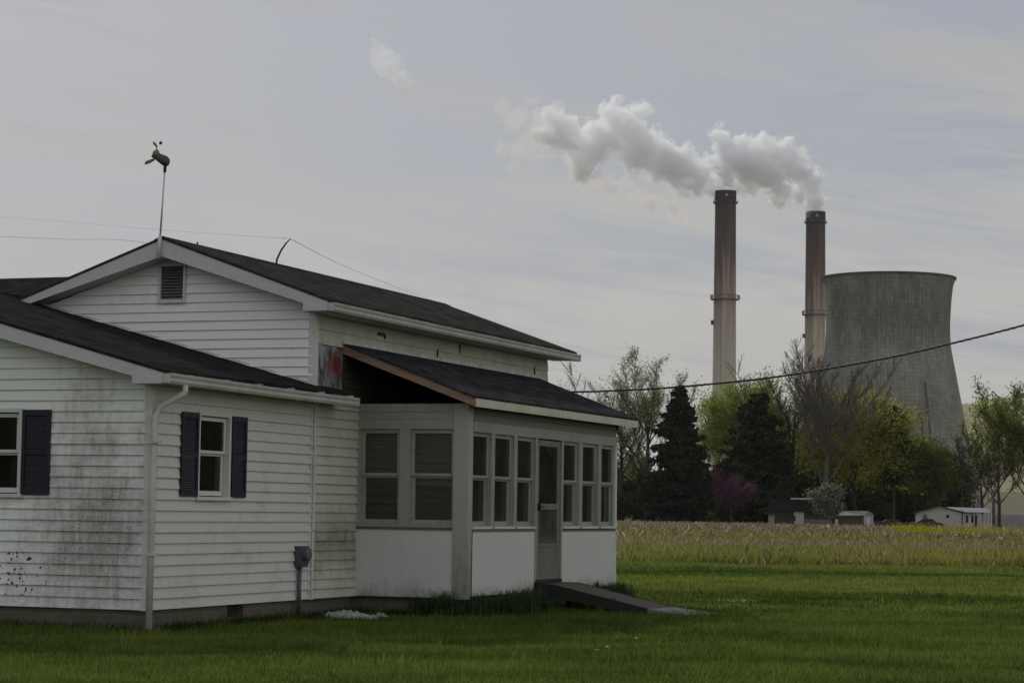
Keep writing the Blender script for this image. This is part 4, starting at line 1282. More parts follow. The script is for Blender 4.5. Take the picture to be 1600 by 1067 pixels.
# cooling tower
TY = 1080.0
tx = xy_of(1386.5, TY)
k = TY / F_PX
def tower_mat():
    m, t = mat('cooling_tower_concrete')
    co = objco(t)
    xyz = t.new('ShaderNodeSeparateXYZ', {0: co})
    ang = t.math('ARCTAN2', xyz.outputs[0], xyz.outputs[1])
    z = xyz.outputs[2]
    fa = t.math('FRACT', t.math('MULTIPLY', ang, 16.0))
    fz = t.math('FRACT', t.math('DIVIDE', z, 1.9))
    la = t.ramp(fa, [(0.0, 0.0), (0.18, 1.0), (0.85, 1.0), (1.0, 0.0)])
    lz = t.ramp(fz, [(0.0, 0.0), (0.22, 1.0), (0.9, 1.0), (1.0, 0.3)])
    grid = t.math('MULTIPLY', la, lz)
    cell = t.new('ShaderNodeCombineXYZ', {0: t.math('FLOOR', t.math('MULTIPLY', ang, 16.0)), 1: t.math('FLOOR', t.math('DIVIDE', z, 1.9)), 2: 0.0}).outputs[0]
    wn = t.new('ShaderNodeTexWhiteNoise', {0: cell}, noise_dimensions='3D').outputs[0]
    pv = t.new('ShaderNodeCombineXYZ', {0: t.math('MULTIPLY', ang, 30.0), 1: t.math('MULTIPLY', z, 0.22), 2: 0.0}).outputs[0]
    pstk = t.noise(t.mapv(pv, (0.55, 0.6, 1)), 1.0, 6, 0.72)
    big = t.noise(t.mapv(pv, (0.12, 0.22, 1)), 1.0, 4, 0.6, 0.4)
    hz = t.ramp(t.math('DIVIDE', z, 116.0), [(0.0, 0.52), (0.45, 0.56), (0.66, 0.56), (0.80, 0.28), (0.90, 0.32), (1.0, 0.50)])
    f = t.math('ADD', t.math('MULTIPLY', hz, 0.7), t.math('ADD', t.math('MULTIPLY', t.math('SUBTRACT', pstk, 0.5), 0.55), t.math('MULTIPLY', t.math('SUBTRACT', big, 0.5), 0.7)))
    f = t.math('ADD', f, t.math('MULTIPLY', t.math('SUBTRACT', wn, 0.5), 0.14))
    up_ = t.ramp(t.math('DIVIDE', z, 116.0), [(0.60, 0.0), (0.78, 1.0), (0.90, 0.8), (1.0, 0.3)])
    f = t.math('ADD', f, t.math('MULTIPLY', up_, t.math('MULTIPLY', t.math('SUBTRACT', t.noise(t.mapv(pv, (1.6, 0.5, 1), (2, 5, 0)), 1.0, 5, 0.7), 0.52), 1.7)))
    c = t.ramp(f, [(0.05, (0.135, 0.13, 0.115)), (0.32, (0.205, 0.198, 0.172)), (0.6, (0.31, 0.295, 0.25))])
    c = t.mix(1.0, c, t.mix(grid, (0.78, 0.78, 0.78), (1, 1, 1)), 'MULTIPLY')
    # white lime runs high on the shell
    sp = t.ramp(t.noise(t.mapv(pv, (2.2, 0.55, 1), (3, 9, 0)), 1.0, 4, 0.75), [(0.60, 0.0), (0.68, 0.8)])
    msk = t.ramp(t.math('DIVIDE', z, 116.0), [(0.50, 0.0), (0.72, 1.0), (0.86, 1.0), (0.94, 0.1)])
    c = t.mix(t.math('MULTIPLY', sp, msk), c, (0.50, 0.50, 0.48))
    finish(t, c, 0.92, grid, 0.5, 0.3, spec=0.15)
    return m
prof_px = [(437, 104.3), (440, 103.2), (447, 101), (462, 99), (481.5, 97.4), (512, 96), (540.6, 97.4), (560, 100.5), (580, 104.4), (625, 112.8), (667, 121), (710, 130), (750, 138.5), (775, 144)]
CT = thing('cooling_tower', 'huge grey concrete cooling tower with a flared rim, right of the chimneys', 'cooling tower', (tx, TY, 0))
prof = [(r_ * k, z_of(1386, py, TY)) for py, r_ in prof_px]
import bisect
def smooth_prof(pf, n=6):
    V_ = smooth_pts([Vector((a, b, 0)) for a, b in pf], n)
    return [(p_.x, p_.y) for p_ in V_]
pf = smooth_prof(prof)
outer = pf
inner = [(a - 1.2, b) for a, b in reversed(pf)]
MB().lathe(outer + inner, 160, closed=True).build('shell', tower_mat(), CT, smooth=True)
zt_ = prof[0][1]
MB().lathe([(prof[0][0] + 0.4, zt_ - 0.2), (prof[0][0] + 0.6, zt_ + 0.7), (prof[0][0] - 1.6, zt_ + 0.7), (prof[0][0] - 1.6, zt_ - 0.2)], 160, closed=True).build('rim', M_STEEL, CT)
zb_ = prof[-1][1]
mm = MB()
rb_ = prof[-1][0]
for j in range(44):
    for s_ in (-1, 1):
        a0 = j * 2 * math.pi / 44
        a1 = a0 + s_ * math.pi / 44
        mm.beam((rb_ * 1.03 * math.cos(a0), rb_ * 1.03 * math.sin(a0), 0), (rb_ * math.cos(a1), rb_ * math.sin(a1), zb_ + 0.5), 0.9, 0.9)
mm.build('base_column', M_CONCRETE, CT)
mm = MB()
def tower_r(z_):
    zs = [b for a, b in reversed(pf)]; rs_ = [a for a, b in reversed(pf)]
    return float(np.interp(z_, zs, rs_))
for a_, z0_, z1_ in ((-1.20, 30, 64), (-1.30, 30, 48), (-1.68, 36, 56)):
    for s_ in (-0.004, 0.004):
        pts_ = []
        for i in range(8):
            z_ = z0_ + (z1_ - z0_) * i / 7
            rr_ = tower_r(z_) + 0.5
            pts_.append((rr_ * math.cos(a_ + s_), rr_ * math.sin(a_ + s_), z_))
        mm.tube(pts_, 0.22, 5)
mm.build('ladder', M_STEEL, CT)

# pale yellow boiler house behind, at the right edge
BY = 1230.0
def bpx(px): return xy_of(px, BY)
by_ = simple('yellow_cladding', (0.72, 0.64, 0.42), 0.8, 0.06, 0.02, stretch=(8, 8, 0.1))
zA, zB = z_of(1520, 631, BY), z_of(1575, 622, BY)
BH = thing('boiler_house', 'huge pale yellow power station building behind the trees at the right edge', 'building', (bpx(1560), BY, 0))
bx = bpx(1560)
def clad(x0, x1, y0, y1, z1):
    mm = MB()
    n = max(4, int((x1 - x0) / 3))
    for i in range(n):
        a, b = x0 + (x1 - x0) * i / n, x0 + (x1 - x0) * (i + 1) / n
        mm.box(a, b - 0.04, y0 - 0.1, y0, 0, z1)
    mm.box(x0, x1, y0, y1, 0, z1 - 0.2)
    return mm
clad(bpx(1440) - bx, bpx(1548) - bx, 0, 70, zA).build('lower_block', by_, BH)
clad(bpx(1548) - bx, bpx(1720) - bx, -4, 74, zB).build('upper_block', by_, BH)
mm = MB().box(bpx(1598) - bx, bpx(1606) - bx, 2, 10, zB, zB + 3.2).box(bpx(1640) - bx, bpx(1660) - bx, 2, 10, zB, zB + 5)
mm.build('roof_vent', M_STEEL, BH)
mm = MB()
bx1, bx2 = bpx(1552) - bx, bpx(1566) - bx
mm.beam((bx1, 3, zB + 4), (bx1 + 5, 3, zB - 0.5), 0.5, 0.5).beam((bx1, 3, zB + 4), (bx1 + 0.4, 3, zB + 0.5), 0.4, 0.4).beam((bx1 + 1.8, 3, zB + 2.6), (bx1 + 2, 3, zB), 0.35, 0.35)
mm.build('roof_davit', M_STEEL, BH)
clad(bpx(1440) - bx, bpx(1720) - bx, -60, -30, z_of(1570, 770, BY)).build('annex', simple('tan_cladding', (0.50, 0.45, 0.32), 0.8, 0.08, 0.02), BH)

# ------------------------------------------------------------------ trees
def segs_mesh(name, segs, mt_, parent, n=5):
    """tapered tube segments (p0, p1, r0, r1) as one mesh"""
    S_ = np.array([[*a, *b, r0, r1] for a, b, r0, r1 in segs], np.float64)
    a, b, r0, r1 = S_[:, :3], S_[:, 3:6], S_[:, 6], S_[:, 7]
    d = b - a
    d /= np.linalg.norm(d, axis=1)[:, None] + 1e-9
    ref = np.where(np.abs(d[:, 2:3]) > 0.9, np.array([[1.0, 0, 0]]), np.array([[0, 0, 1.0]]))
    s_ = np.cross(d, ref); s_ /= np.linalg.norm(s_, axis=1)[:, None]
    t_ = np.cross(s_, d)
    V = []
    for base_, rr_ in ((a, r0), (b, r1)):
        for j in range(n):
            q = 2 * math.pi * j / n
            V.append(base_ + (s_ * math.cos(q) + t_ * math.sin(q)) * rr_[:, None])
    V = np.stack(V, 1).reshape(-1, 3)
    m = len(S_)
    base_ = (np.arange(m) * 2 * n)[:, None]
    Q = []
    for j in range(n):
        j2 = (j + 1) % n
        Q.append(np.concatenate([base_ + j, base_ + j2, base_ + n + j2, base_ + n + j], 1))
    Q = np.stack(Q, 1).reshape(-1, 4)
    return raw_mesh(name, V, Q, mt_, parent, smooth=True)

def leaf_mesh(name, C_, size, mt_, parent, seed=0, flat=0.0, elong=1.0):
    r_ = np.random.default_rng(seed)
    n = len(C_)
    a = r_.normal(size=(n, 3)); a /= np.linalg.norm(a, axis=1)[:, None]
    b = r_.normal(size=(n, 3))
    if flat: a[:, 2] *= (1 - flat); b[:, 2] *= (1 - flat)
    b -= a * (a * b).sum(1)[:, None] / ((a * a).sum(1)[:, None] + 1e-9)
    a /= np.linalg.norm(a, axis=1)[:, None]; b /= np.linalg.norm(b, axis=1)[:, None] + 1e-9
    s_ = size * r_.uniform(0.5, 1.3, n)[:, None] / 2
    a = a * s_ * elong; b = b * s_
    V = np.stack([C_ - a, C_ + b * 0.8, C_ + a, C_ - b * 0.8], 1).reshape(-1, 3)
    return raw_mesh(name, V, np.arange(n * 4).reshape(n, 4), mt_, parent)

def grow(h, spread, seed, depth=5, trunk_r=None, split=(2, 4), upright=0.55, start=0.25, minr=0.02, wob=0.25, lenf=0.62):
    """recursive limbs; returns segments and tips"""
    q = random.Random(seed)
    segs, tips = [], []
    tr = trunk_r or h * 0.018
    def limb(p, d, L, r_, lev):
        n = 4 if lev < 3 else 3
        for i in range(n):
            d2 = (d + Vector((q.uniform(-1, 1), q.uniform(-1, 1), q.uniform(-0.6, 1) * upright)) * wob * (0.6 + 0.25 * lev)).normalized()
            p2 = p + d2 * (L / n)
            r2 = r_ * (1 - 0.42 / n * 1.1)
            segs.append((tuple(p), tuple(p2), r_, r2))
            if lev >= depth - 2: tips.append(tuple(p2))
            p, d, r_ = p2, d2, r2
            if lev < depth and i >= (1 if lev == 0 else 0):
                for _ in range(1 if lev > 0 or i < 2 else 2):
                    if q.random() < 0.8:
                        ang = q.uniform(0, 2 * math.pi)
                        side = Vector((math.cos(ang), math.sin(ang), 0))
                        side = (side - d * side.dot(d)).normalized()
                        dd = (d * q.uniform(0.5, 1.0) + side * q.uniform(0.5, 1.0) * spread + Vector((0, 0, upright * 0.35))).normalized()
                        limb(p, dd, L * lenf * q.uniform(0.7, 1.15), max(minr, r_ * q.uniform(0.45, 0.65)), lev + 1)
        if lev < depth:
            for _ in range(q.randint(*split)):
                ang = q.uniform(0, 2 * math.pi)
                side = Vector((math.cos(ang), math.sin(ang), 0.1))
                dd = (d + side * q.uniform(0.35, 0.9) * spread + Vector((0, 0, upright * 0.3))).normalized()
                limb(p, dd, L * lenf * q.uniform(0.8, 1.2), max(minr, r_ * q.uniform(0.6, 0.8)), lev + 1)
    limb(Vector((0, 0, -0.3)), Vector((0, 0, 1)), h * 0.36, tr, 0)
    # scale to the wanted height
    A_ = np.array([s[1] for s in segs])
    k_ = h / max(0.1, np.percentile(A_[:, 2], 99.9))
    segs = [(tuple(c * k_ for c in a), tuple(c * k_ for c in b), r0, r1) for a, b, r0, r1 in segs]
    tips = np.array(tips) * k_
    return segs, tips

M_BARK = simple('grey_bark', (0.050, 0.042, 0.034), 0.95, 0.3, 0.6)
M_BARKPALE = simple('pale_bark', (0.10, 0.09, 0.075), 0.95, 0.3, 0.6)

def tree_xy(px, Y):
    return Vector((xy_of(px, Y), Y, -0.05))
def hgt(px, py, Y):
    return z_of(px, py, Y) + 0.05

def decid(label, px, pytop, Y, wpx, leafm, nleaf, lsize, seed, group=None, depth=4, bark=None, cat='tree', crown_name='crown', name='broadleaf_tree', jit=0.9, upright=0.5, spread=0.9, low=0.0, dome=None, trunk_r=None, minr=0.035):
    h = hgt(px, pytop, Y)
    W_ = wpx * Y / F_PX
    segs, tips = grow(h, spread, seed, depth, upright=upright, trunk_r=trunk_r, minr=minr)
    e = np.percentile(np.abs(tips[:, :2]), 97)
    f_ = (W_ / 2) / e
    segs = [((a[0] * f_, a[1] * f_, a[2]), (b[0] * f_, b[1] * f_, b[2]), r0, r1) for a, b, r0, r1 in segs]
    tips = tips * np.array([f_, f_, 1])
    t_ = thing(name, label, cat, tree_xy(px, Y), 0, group)
    segs_mesh('trunk', segs, bark or M_BARK, t_, 5)
    if nleaf:
        r_ = np.random.default_rng(seed)
        C_ = tips[r_.integers(0, len(tips), nleaf)] + r_.normal(0, jit, (nleaf, 3)) * np.array([1, 1, 0.7])
        if dome:       # extra clumps filling an uneven dome
            nd, z0f = dome
            cl = []
            nc = 90
            for _ in range(nc):
                th, ph = r_.uniform(0, 2 * math.pi), r_.uniform(-0.35, 1.0)
                rad = r_.uniform(0.55, 1.0)
                c_ = np.array([math.cos(th) * math.sqrt(max(0, 1 - ph ** 2 * 0.95)) * W_ / 2 * rad, math.sin(th) * math.sqrt(max(0, 1 - ph ** 2 * 0.95)) * W_ / 2 * rad, h * (z0f + (1 - z0f) * (0.35 + 0.62 * ph * rad))])
                cl.append(c_)
            cl = np.array(cl)
            pick = r_.integers(0, nc, nd)
            off = r_.normal(0, 1, (nd, 3))
            off *= (W_ * 0.075) * np.array([1, 1, 0.6])
            C_ = np.concatenate([C_, cl[pick] + off])
        C_ = C_[C_[:, 2] > max(0.2, low * h)]
        leaf_mesh(crown_name, C_, lsize, leafm, t_, seed)
    return t_

def conifer(label, px, pytop, Y, wpx, leafm, seed, name='spruce_tree', dens=1.0, taper=1.0, group=None, low=0.03, droop=0.35, tiers=None):
    h = hgt(px, pytop, Y)
    R_ = wpx * Y / F_PX / 2
    q = np.random.default_rng(seed)
    t_ = thing(name, label, 'tree', tree_xy(px, Y), 0, group)
    segs = [((0, 0, -0.3), (0.0, 0, h * 0.5), h * 0.016, h * 0.010), ((0, 0, h * 0.5), (0, 0, h * 0.99), h * 0.010, 0.04)]
    L_ = []
    z = h * low
    while z < h * 0.985:
        fr = (1 - z / h)
        rr_ = R_ * (fr ** taper) * q.uniform(0.72, 1.12) + 0.25
        nb_ = int(q.integers(5, 9))
        for j in range(nb_):
            a = q.uniform(0, 2 * math.pi)
            ln = rr_ * q.choice([q.uniform(0.55, 0.9), q.uniform(0.8, 1.22)])
            dr = droop * q.uniform(0.5, 1.3)
            tip = np.array([math.cos(a) * ln, math.sin(a) * ln, z - ln * dr * 0.5 + ln * 0.12])
            segs.append(((0, 0, z), tuple(tip), 0.07, 0.02))
            m_n = int(max(10, ln * 38 * dens))
            tt = q.uniform(0.08, 1.0, m_n) ** 0.75
            c_ = np.array([0, 0, z]) + (tip - np.array([0, 0, z])) * tt[:, None]
            wdt = 0.13 * ln * (1.05 - tt * 0.8) + 0.10
            c_ += q.normal(0, 1, (m_n, 3)) * np.stack([wdt * 0.8, wdt * 0.8, wdt * 0.32 + 0.1], 1)
            c_[:, 2] -= np.abs(q.normal(0, 0.25, m_n))
            L_.append(c_)
        z += max(0.32, h * 0.021) * q.uniform(0.8, 1.2)
    segs_mesh('trunk', segs, M_BARK, t_, 5)
    C_ = np.concatenate(L_)
    C_ = C_[C_[:, 2] > 0.1]
    leaf_mesh('crown', C_, 0.50, leafm, t_, seed, flat=0.3, elong=1.3)
    return t_

LM_SPRUCE = leaf_mat('spruce_needles', (0.016, 0.019, 0.015), (0.032, 0.037, 0.025), (0.060, 0.068, 0.042), 0.12)
LM_CEDAR = leaf_mat('cedar_foliage', (0.022, 0.027, 0.016), (0.046, 0.054, 0.028), (0.085, 0.098, 0.045), 0.18)
LM_SPRING = leaf_mat('fresh_spring_leaves', (0.14, 0.18, 0.036), (0.23, 0.285, 0.06), (0.34, 0.39, 0.09), 0.5)
LM_YELLOW = leaf_mat('yellow_green_leaves', (0.15, 0.165, 0.036), (0.27, 0.28, 0.058), (0.42, 0.43, 0.09), 0.55)
LM_OLIVE = leaf_mat('olive_leaves', (0.060, 0.076, 0.023), (0.12, 0.142, 0.038), (0.20, 0.225, 0.06), 0.5)
LM_PALE = leaf_mat('pale_bud_leaves', (0.20, 0.22, 0.11), (0.28, 0.30, 0.15), (0.38, 0.39, 0.22), 0.5)
LM_PURPLE = leaf_mat('redbud_blossom', (0.085, 0.042, 0.07), (0.14, 0.062, 0.115), (0.20, 0.09, 0.165), 0.4)
LM_WHITE = leaf_mat('white_blossom', (0.10, 0.11, 0.06), (0.20, 0.20, 0.14), (0.34, 0.33, 0.26), 0.4)
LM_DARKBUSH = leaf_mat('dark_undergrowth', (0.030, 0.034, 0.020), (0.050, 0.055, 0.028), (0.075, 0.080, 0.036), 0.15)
LM_RIGHT = leaf_mat('light_green_leaves', (0.11, 0.14, 0.04), (0.17, 0.21, 0.06), (0.25, 0.29, 0.10), 0.5)

conifer('tall near-black spruce, first dark conifer right of the porch', 1061, 598, 385, 126, LM_SPRUCE, 3, dens=1.25, taper=0.62)
decid('bright yellow-green tree standing in front of the left chimney base', 1152, 580, 430, 135, LM_SPRING, 16000, 0.40, 23, name='spring_tree', jit=1.4, upright=0.7, dome=(16000, 0.25))
conifer('broad dark evergreen under the bright green tree, right of the spruce', 1185, 612, 395, 150, LM_CEDAR, 8, name='cedar_tree', dens=1.1, taper=0.50, droop=0.1)
decid('broad yellow-green tree behind the bare tree, below the cooling tower', 1338, 600, 402, 190, LM_YELLOW, 17000, 0.36, 47, name='willow_tree', jit=1.1, upright=0.6, dome=(22000, 0.15))
decid('dark olive tree filling the gap between the dark evergreen and the yellow-green tree', 1240, 665, 415, 100, LM_OLIVE, 8000, 0.42, 53, name='shade_tree', jit=1.2, dome=(16000, 0.1))
decid('fresh green tree filling the gap right of the bright green tree', 1215, 628, 436, 95, LM_SPRING, 9000, 0.40, 91, name='spring_tree', jit=1.2, dome=(9000, 0.1))
decid('olive green tree between the yellow-green crown and the distant white house', 1432, 690, 418, 80, LM_OLIVE, 8000, 0.38, 93, name='shade_tree', jit=1.0, dome=(9000, 0.1))
decid('dark olive tree low behind the garden shed, right of the white-flowered tree', 1378, 712, 425, 150, LM_OLIVE, 12000, 0.42, 59, name='shade_tree', jit=1.3, dome=(20000, 0.05))
conifer('ragged dark pine tree rising right of the yellow-green crown', 1396, 632, 398, 84, LM_CEDAR, 61, name='pine_tree', dens=0.22, taper=0.35, low=0.35, droop=-0.1)
decid('green pine-like tree above the distant white house', 1462, 684, 400, 78, LM_OLIVE, 9000, 0.36, 67, name='shade_tree', jit=0.8, dome=(7000, 0.3))
decid('small round tree with greyish white blossom, left of the garden shed', 1303, 757, 335, 58, LM_WHITE, 5200, 0.24, 89, name='blossom_tree', jit=0.45, low=0.2, depth=4, upright=0.5)
# unseen woods right of the frame and behind the camera, added to darken window reflections
r_ = np.random.default_rng(5)
C_ = []
for cx_, cy_, lx_, ly_, n in ((95, 118, 60, 10, 46000), (-85, -35, 22, 45, 26000)):
    a_ = r_.uniform(-1, 1, n)
    hmax = 13 + 4 * np.sin(a_ * 23) + 2 * np.sin(a_ * 57)
    C_.append(np.stack([cx_ + a_ * lx_ + (0 if lx_ > ly_ else 1) * r_.normal(0, 3, n), cy_ + (r_.normal(0, 3, n) if lx_ > ly_ else a_ * ly_), hmax * r_.uniform(0, 1, n) ** 0.8], 1))
o = leaf_mesh('unseen_woodland', np.concatenate(C_), 1.3, LM_OLIVE, None, 9)
tag(o, 'unseen woods added beyond the frame to darken the reflections in the window glass', 'woods', None, 'stuff')

def fan_tree(label, px, pytop, Y, wpx, seed, stems=8, bark=None, leafm=None, nleaf=0, lsize=0.25, name='bare_tree'):
    """leafless tree: long rising limbs that fan out from a short trunk into fine twigs"""
    q = random.Random(seed)
    h = hgt(px, pytop, Y); W_ = wpx * Y / F_PX / 2
    segs = []
    def curve(p, d, L, r0, r1, n, bend, wob):
        pts_ = [p]
        for i in range(n):
            d = (d + Vector((0, 0, bend)) / n + Vector((q.uniform(-1, 1), q.uniform(-1, 1), q.uniform(-1, 1))) * wob).normalized()
            pts_.append(pts_[-1] + d * (L / n))
        for i in range(n):
            segs.append((tuple(pts_[i]), tuple(pts_[i + 1]), r0 + (r1 - r0) * i / n, r0 + (r1 - r0) * (i + 1) / n))
        return pts_
    tp_ = curve(Vector((0, 0, -0.3)), Vector((0, 0, 1)), h * 0.62, h * 0.019, h * 0.007, 8, 0.2, 0.06)
    for k in range(stems):
        z0 = q.uniform(0.30, 0.62) if k > 1 else 0.24 + 0.05 * k
        p0 = tp_[int(z0 / 0.62 * 8)]
        a = k * 2.399 + q.uniform(-0.3, 0.3)
        reach = W_ * q.uniform(0.35, 0.95) * (1.0 if z0 < 0.45 else 0.7)
        top = h * q.uniform(0.70, 1.0) if z0 > 0.25 else h * q.uniform(0.45, 0.9)
        d = Vector((math.cos(a) * reach, math.sin(a) * reach, top - p0.z))
        L1 = d.length * 1.03
        m1 = curve(p0, (d.normalized() + Vector((math.cos(a), math.sin(a), 0)) * 0.55).normalized(), L1, h * 0.0055, 0.030, 9, 0.55, 0.10)
        for i in range(2, 10):
            for _ in range(3):
                a2 = q.uniform(0, 6.283)
                dd = ((m1[i] - m1[i - 1]).normalized() + Vector((math.cos(a2), math.sin(a2), 0.15)) * q.uniform(0.5, 0.95)).normalized()
                L2 = L1 * q.uniform(0.16, 0.34) * (1.25 - i / 11)
                m2 = curve(m1[i], dd, L2, 0.055, 0.022, 5, 0.3, 0.12)
                for j in range(1, 6):
                    for _ in range(3):
                        a3 = q.uniform(0, 6.283)
                        d3 = ((m2[j] - m2[j - 1]).normalized() + Vector((math.cos(a3), math.sin(a3), 0.2)) * q.uniform(0.4, 0.8)).normalized()
                        curve(m2[j], d3, L2 * q.uniform(0.2, 0.5), 0.020, 0.012, 3, 0.15, 0.15)
    t_ = thing(name, label, 'tree', tree_xy(px, Y))
    segs_mesh('trunk', segs, bark or M_BARK, t_, 4)
    tips = np.array([q_[1] for q_ in segs if q_[3] <= 0.0121])
    if leafm is not None:
        rr_ = np.random.default_rng(seed)
        C_ = tips[rr_.integers(0, len(tips), nleaf)] + rr_.normal(0, 0.42, (nleaf, 3))
        leaf_mesh('crown', C_, lsize, leafm, t_, seed)
    return t_
fan_tree('large bare grey tree with a fine fan of twigs before the right chimney', 1288, 537, 385, 190, 41, 18, M_BARKPALE)
fan_tree('bare tree behind the roof of the distant white house', 1503, 688, 400, 60, 71, 9)
fan_tree('bare tree right of the distant white house, before the yellow building', 1536, 680, 405, 76, 73, 10)
fan_tree('purple-pink flowering redbud at the field edge before the dark evergreens', 1143, 742, 372, 80, 31, 8, M_BARK, LM_PURPLE, 3600, 0.24, 'redbud_tree')
fan_tree('tall sparse tree with pale buds nearest the porch, leaning right', 968, 568, 410, 82, 5, 9, M_BARK, LM_PALE, 3200, 0.26, 'sparse_tree')
fan_tree('tall thin spring tree with green leaf tufts left of the dark spruce', 1012, 556, 400, 84, 17, 11, M_BARK, LM_PALE, 9500, 0.32, 'sparse_tree')
fan_tree('light green spring tree cut off by the right edge of the photo', 1606, 596, 300, 190, 83, 16, M_BARK, LM_RIGHT, 24000, 0.28, 'spring_tree')
fan_tree('smaller light green tree left of the cut-off tree at the right edge', 1562, 655, 335, 95, 87, 11, M_BARK, LM_RIGHT, 5500, 0.30, 'spring_tree')
fan_tree('slim bare tree rising left of the large bare tree', 1236, 548, 400, 90, 75, 9)

# low undergrowth along the foot of the tree row
r_ = np.random.default_rng(77)
def bush(px, Y, wpx, hpx, m, label, seed, n=5000, ls=0.34, name='bush', group=None):
    k_ = Y / F_PX
    W_, H_ = wpx * k_, hpx * k_
    q = np.random.default_rng(seed)
    nc = 26
    c = np.stack([q.uniform(-0.5, 0.5, nc) * W_, q.uniform(-0.25, 0.25, nc) * W_, q.uniform(0.1, 0.8, nc) * H_], 1)
    C_ = c[q.integers(0, nc, n)] + q.normal(0, 1, (n, 3)) * np.array([W_ * 0.08, W_ * 0.08, H_ * 0.14])
    C_ = C_[C_[:, 2] > 0.02]
    o = leaf_mesh(name, C_, ls, m, None, seed)
    o.location = tree_xy(px, Y)
    return tag(o, label, 'bush', group)
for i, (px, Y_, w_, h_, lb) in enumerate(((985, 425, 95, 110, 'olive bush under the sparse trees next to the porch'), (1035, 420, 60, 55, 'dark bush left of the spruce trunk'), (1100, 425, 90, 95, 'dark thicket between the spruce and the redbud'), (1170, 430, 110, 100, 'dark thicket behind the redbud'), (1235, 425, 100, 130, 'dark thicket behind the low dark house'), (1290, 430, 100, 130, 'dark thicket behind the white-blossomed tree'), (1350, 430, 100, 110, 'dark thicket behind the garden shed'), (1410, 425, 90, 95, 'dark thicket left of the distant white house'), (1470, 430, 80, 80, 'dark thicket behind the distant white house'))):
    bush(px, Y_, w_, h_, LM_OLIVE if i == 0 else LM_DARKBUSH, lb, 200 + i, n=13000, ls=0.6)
bush(978, 405, 60, 48, LM_DARKBUSH, 'low dark bush right beside the porch corner', 219, 9000, 0.5)
bush(1083, 395, 34, 22, LM_OLIVE, 'small green bush at the foot of the spruce', 220, 1500, 0.3)
bush(1112, 398, 26, 20, LM_OLIVE, 'small green bush between the spruce and the redbud', 221, 1200, 0.3)

# yellow flowering weeds in the field
LM_MUST = leaf_mat('mustard_flowers', (0.14, 0.17, 0.02), (0.34, 0.32, 0.03), (0.55, 0.48, 0.04), 0.3)
C_ = []
for px, w_, dn in ((1408, 22, 1.0), (1432, 26, 1.3), (1460, 20, 0.6), (1482, 18, 0.5), (1512, 26, 0.7), (1530, 20, 0.5), (1555, 22, 0.35), (1580, 16, 0.2)):
    Y_ = 190
    n = int(1300 * dn)
    c0 = tree_xy(px, Y_)
    k_ = Y_ / F_PX
    C_.append(np.stack([c0.x + r_.normal(0, w_ * k_ * 0.33, n), Y_ + r_.normal(0, 1.6, n), np.abs(r_.normal(0, 0.32, n)) + 0.2], 1))
o = leaf_mesh('yellow_wildflowers', np.concatenate(C_), 0.10, LM_MUST, None, 5)
tag(o, 'clumps of yellow flowering weeds in the field before the distant white house', 'wildflowers', None, 'stuff')

# ------------------------------------------------------------------ distant buildings and vehicles
HY = 330.0
ks = HY / F_PX
M_DW = simple('distant_white_siding', (0.40, 0.40, 0.38), 0.8, 0.1, 1.0)
M_DW2 = simple('distant_bright_siding', (0.52, 0.53, 0.52), 0.8, 0.1, 1.0)
M_DROOF = simple('distant_grey_roof', (0.13, 0.125, 0.12), 0.9, 0.15, 1.0, spec=0.0)
M_TIN = simple('pale_tin_roof', (0.20, 0.205, 0.215), 0.5, 0.1, 1.0)
ox = xy_of(1477, HY)
def X(px): return xy_of(px, HY) - ox
def Z(py, px=1477): return z_of(px, py, HY) + 0.05
MH = thing('mobile_home', 'small distant white gabled house with a covered porch at its right side', 'house', (ox, HY, -0.05), 0)
zb, ze_, zp = 0, Z(802), Z(790)
# gable end faces the camera: eaves at x=1430 and x=1503; side wall on the right runs back
ea, eb, pk = X(1430.5), X(1503), X(1468)
MB().prism([(ea, 0, 0), (eb, 0, 0), (eb, 0, Z(801)), (pk, 0, Z(791.5)), (ea, 0, Z(802))], (1.6, 9, 0)).build('wall', M_DW, MH)
MB().prism([(eb + 0.05, 0.15, 0), (eb + 1.5, 0.1, 0), (eb + 3.1, 9, 0), (eb + 1.65, 9, 0)], (0, 0, Z(801.5))).build('side_wall', M_DW2, MH)
m_ = MB()
def sl(a, b, za, zb2, dx=1.9, y0=-0.35, y1=9.4, th=0.12):
    P_ = [Vector((a, y0, za)), Vector((b, y0, zb2)), Vector((b + dx, y1, zb2)), Vector((a + dx, y1, za))]
    m_.hexa([p_ - Vector((0, 0, th)) for p_ in P_] + P_)
sl(ea - 0.35, pk, Z(802) - 0.02, Z(790.3)); sl(pk, eb + 1.7, Z(790.3), Z(802) + 0.0)
m_.build('roof', M_DROOF, MH)
m_ = MB()
P_ = [Vector((X(1494), 0.6, Z(799))), Vector((X(1550), 0.6, Z(799.5))), Vector((X(1551.5), 4.0, Z(792.5))), Vector((X(1490), 5.0, Z(791.5)))]
m_.hexa([p_ - Vector((0, 0, 0.1)) for p_ in P_] + P_)
m_.build('porch_roof', M_TIN, MH)
for px in (1533, 1540.5, 1546, 1551):
    MB().box(X(px) - 0.06, X(px) + 0.06, 0.7, 0.82, 0, Z(799.6)).build('porch_post', M_DW2, MH)
m_ = MB().box(X(1533), X(1551), 0.72, 0.78, 0.85, 0.92)
for k in range(14):
    xx = X(1533) + (X(1551) - X(1533)) * k / 13
    m_.box(xx - 0.02, xx + 0.02, 0.73, 0.77, 0.1, 0.85)
m_.build('porch_railing', M_DW2, MH)
wf = MB().box(X(1477), X(1484.5), -0.04, 0.0, Z(809.5), Z(802.8)).build('window', M_DW2, MH)
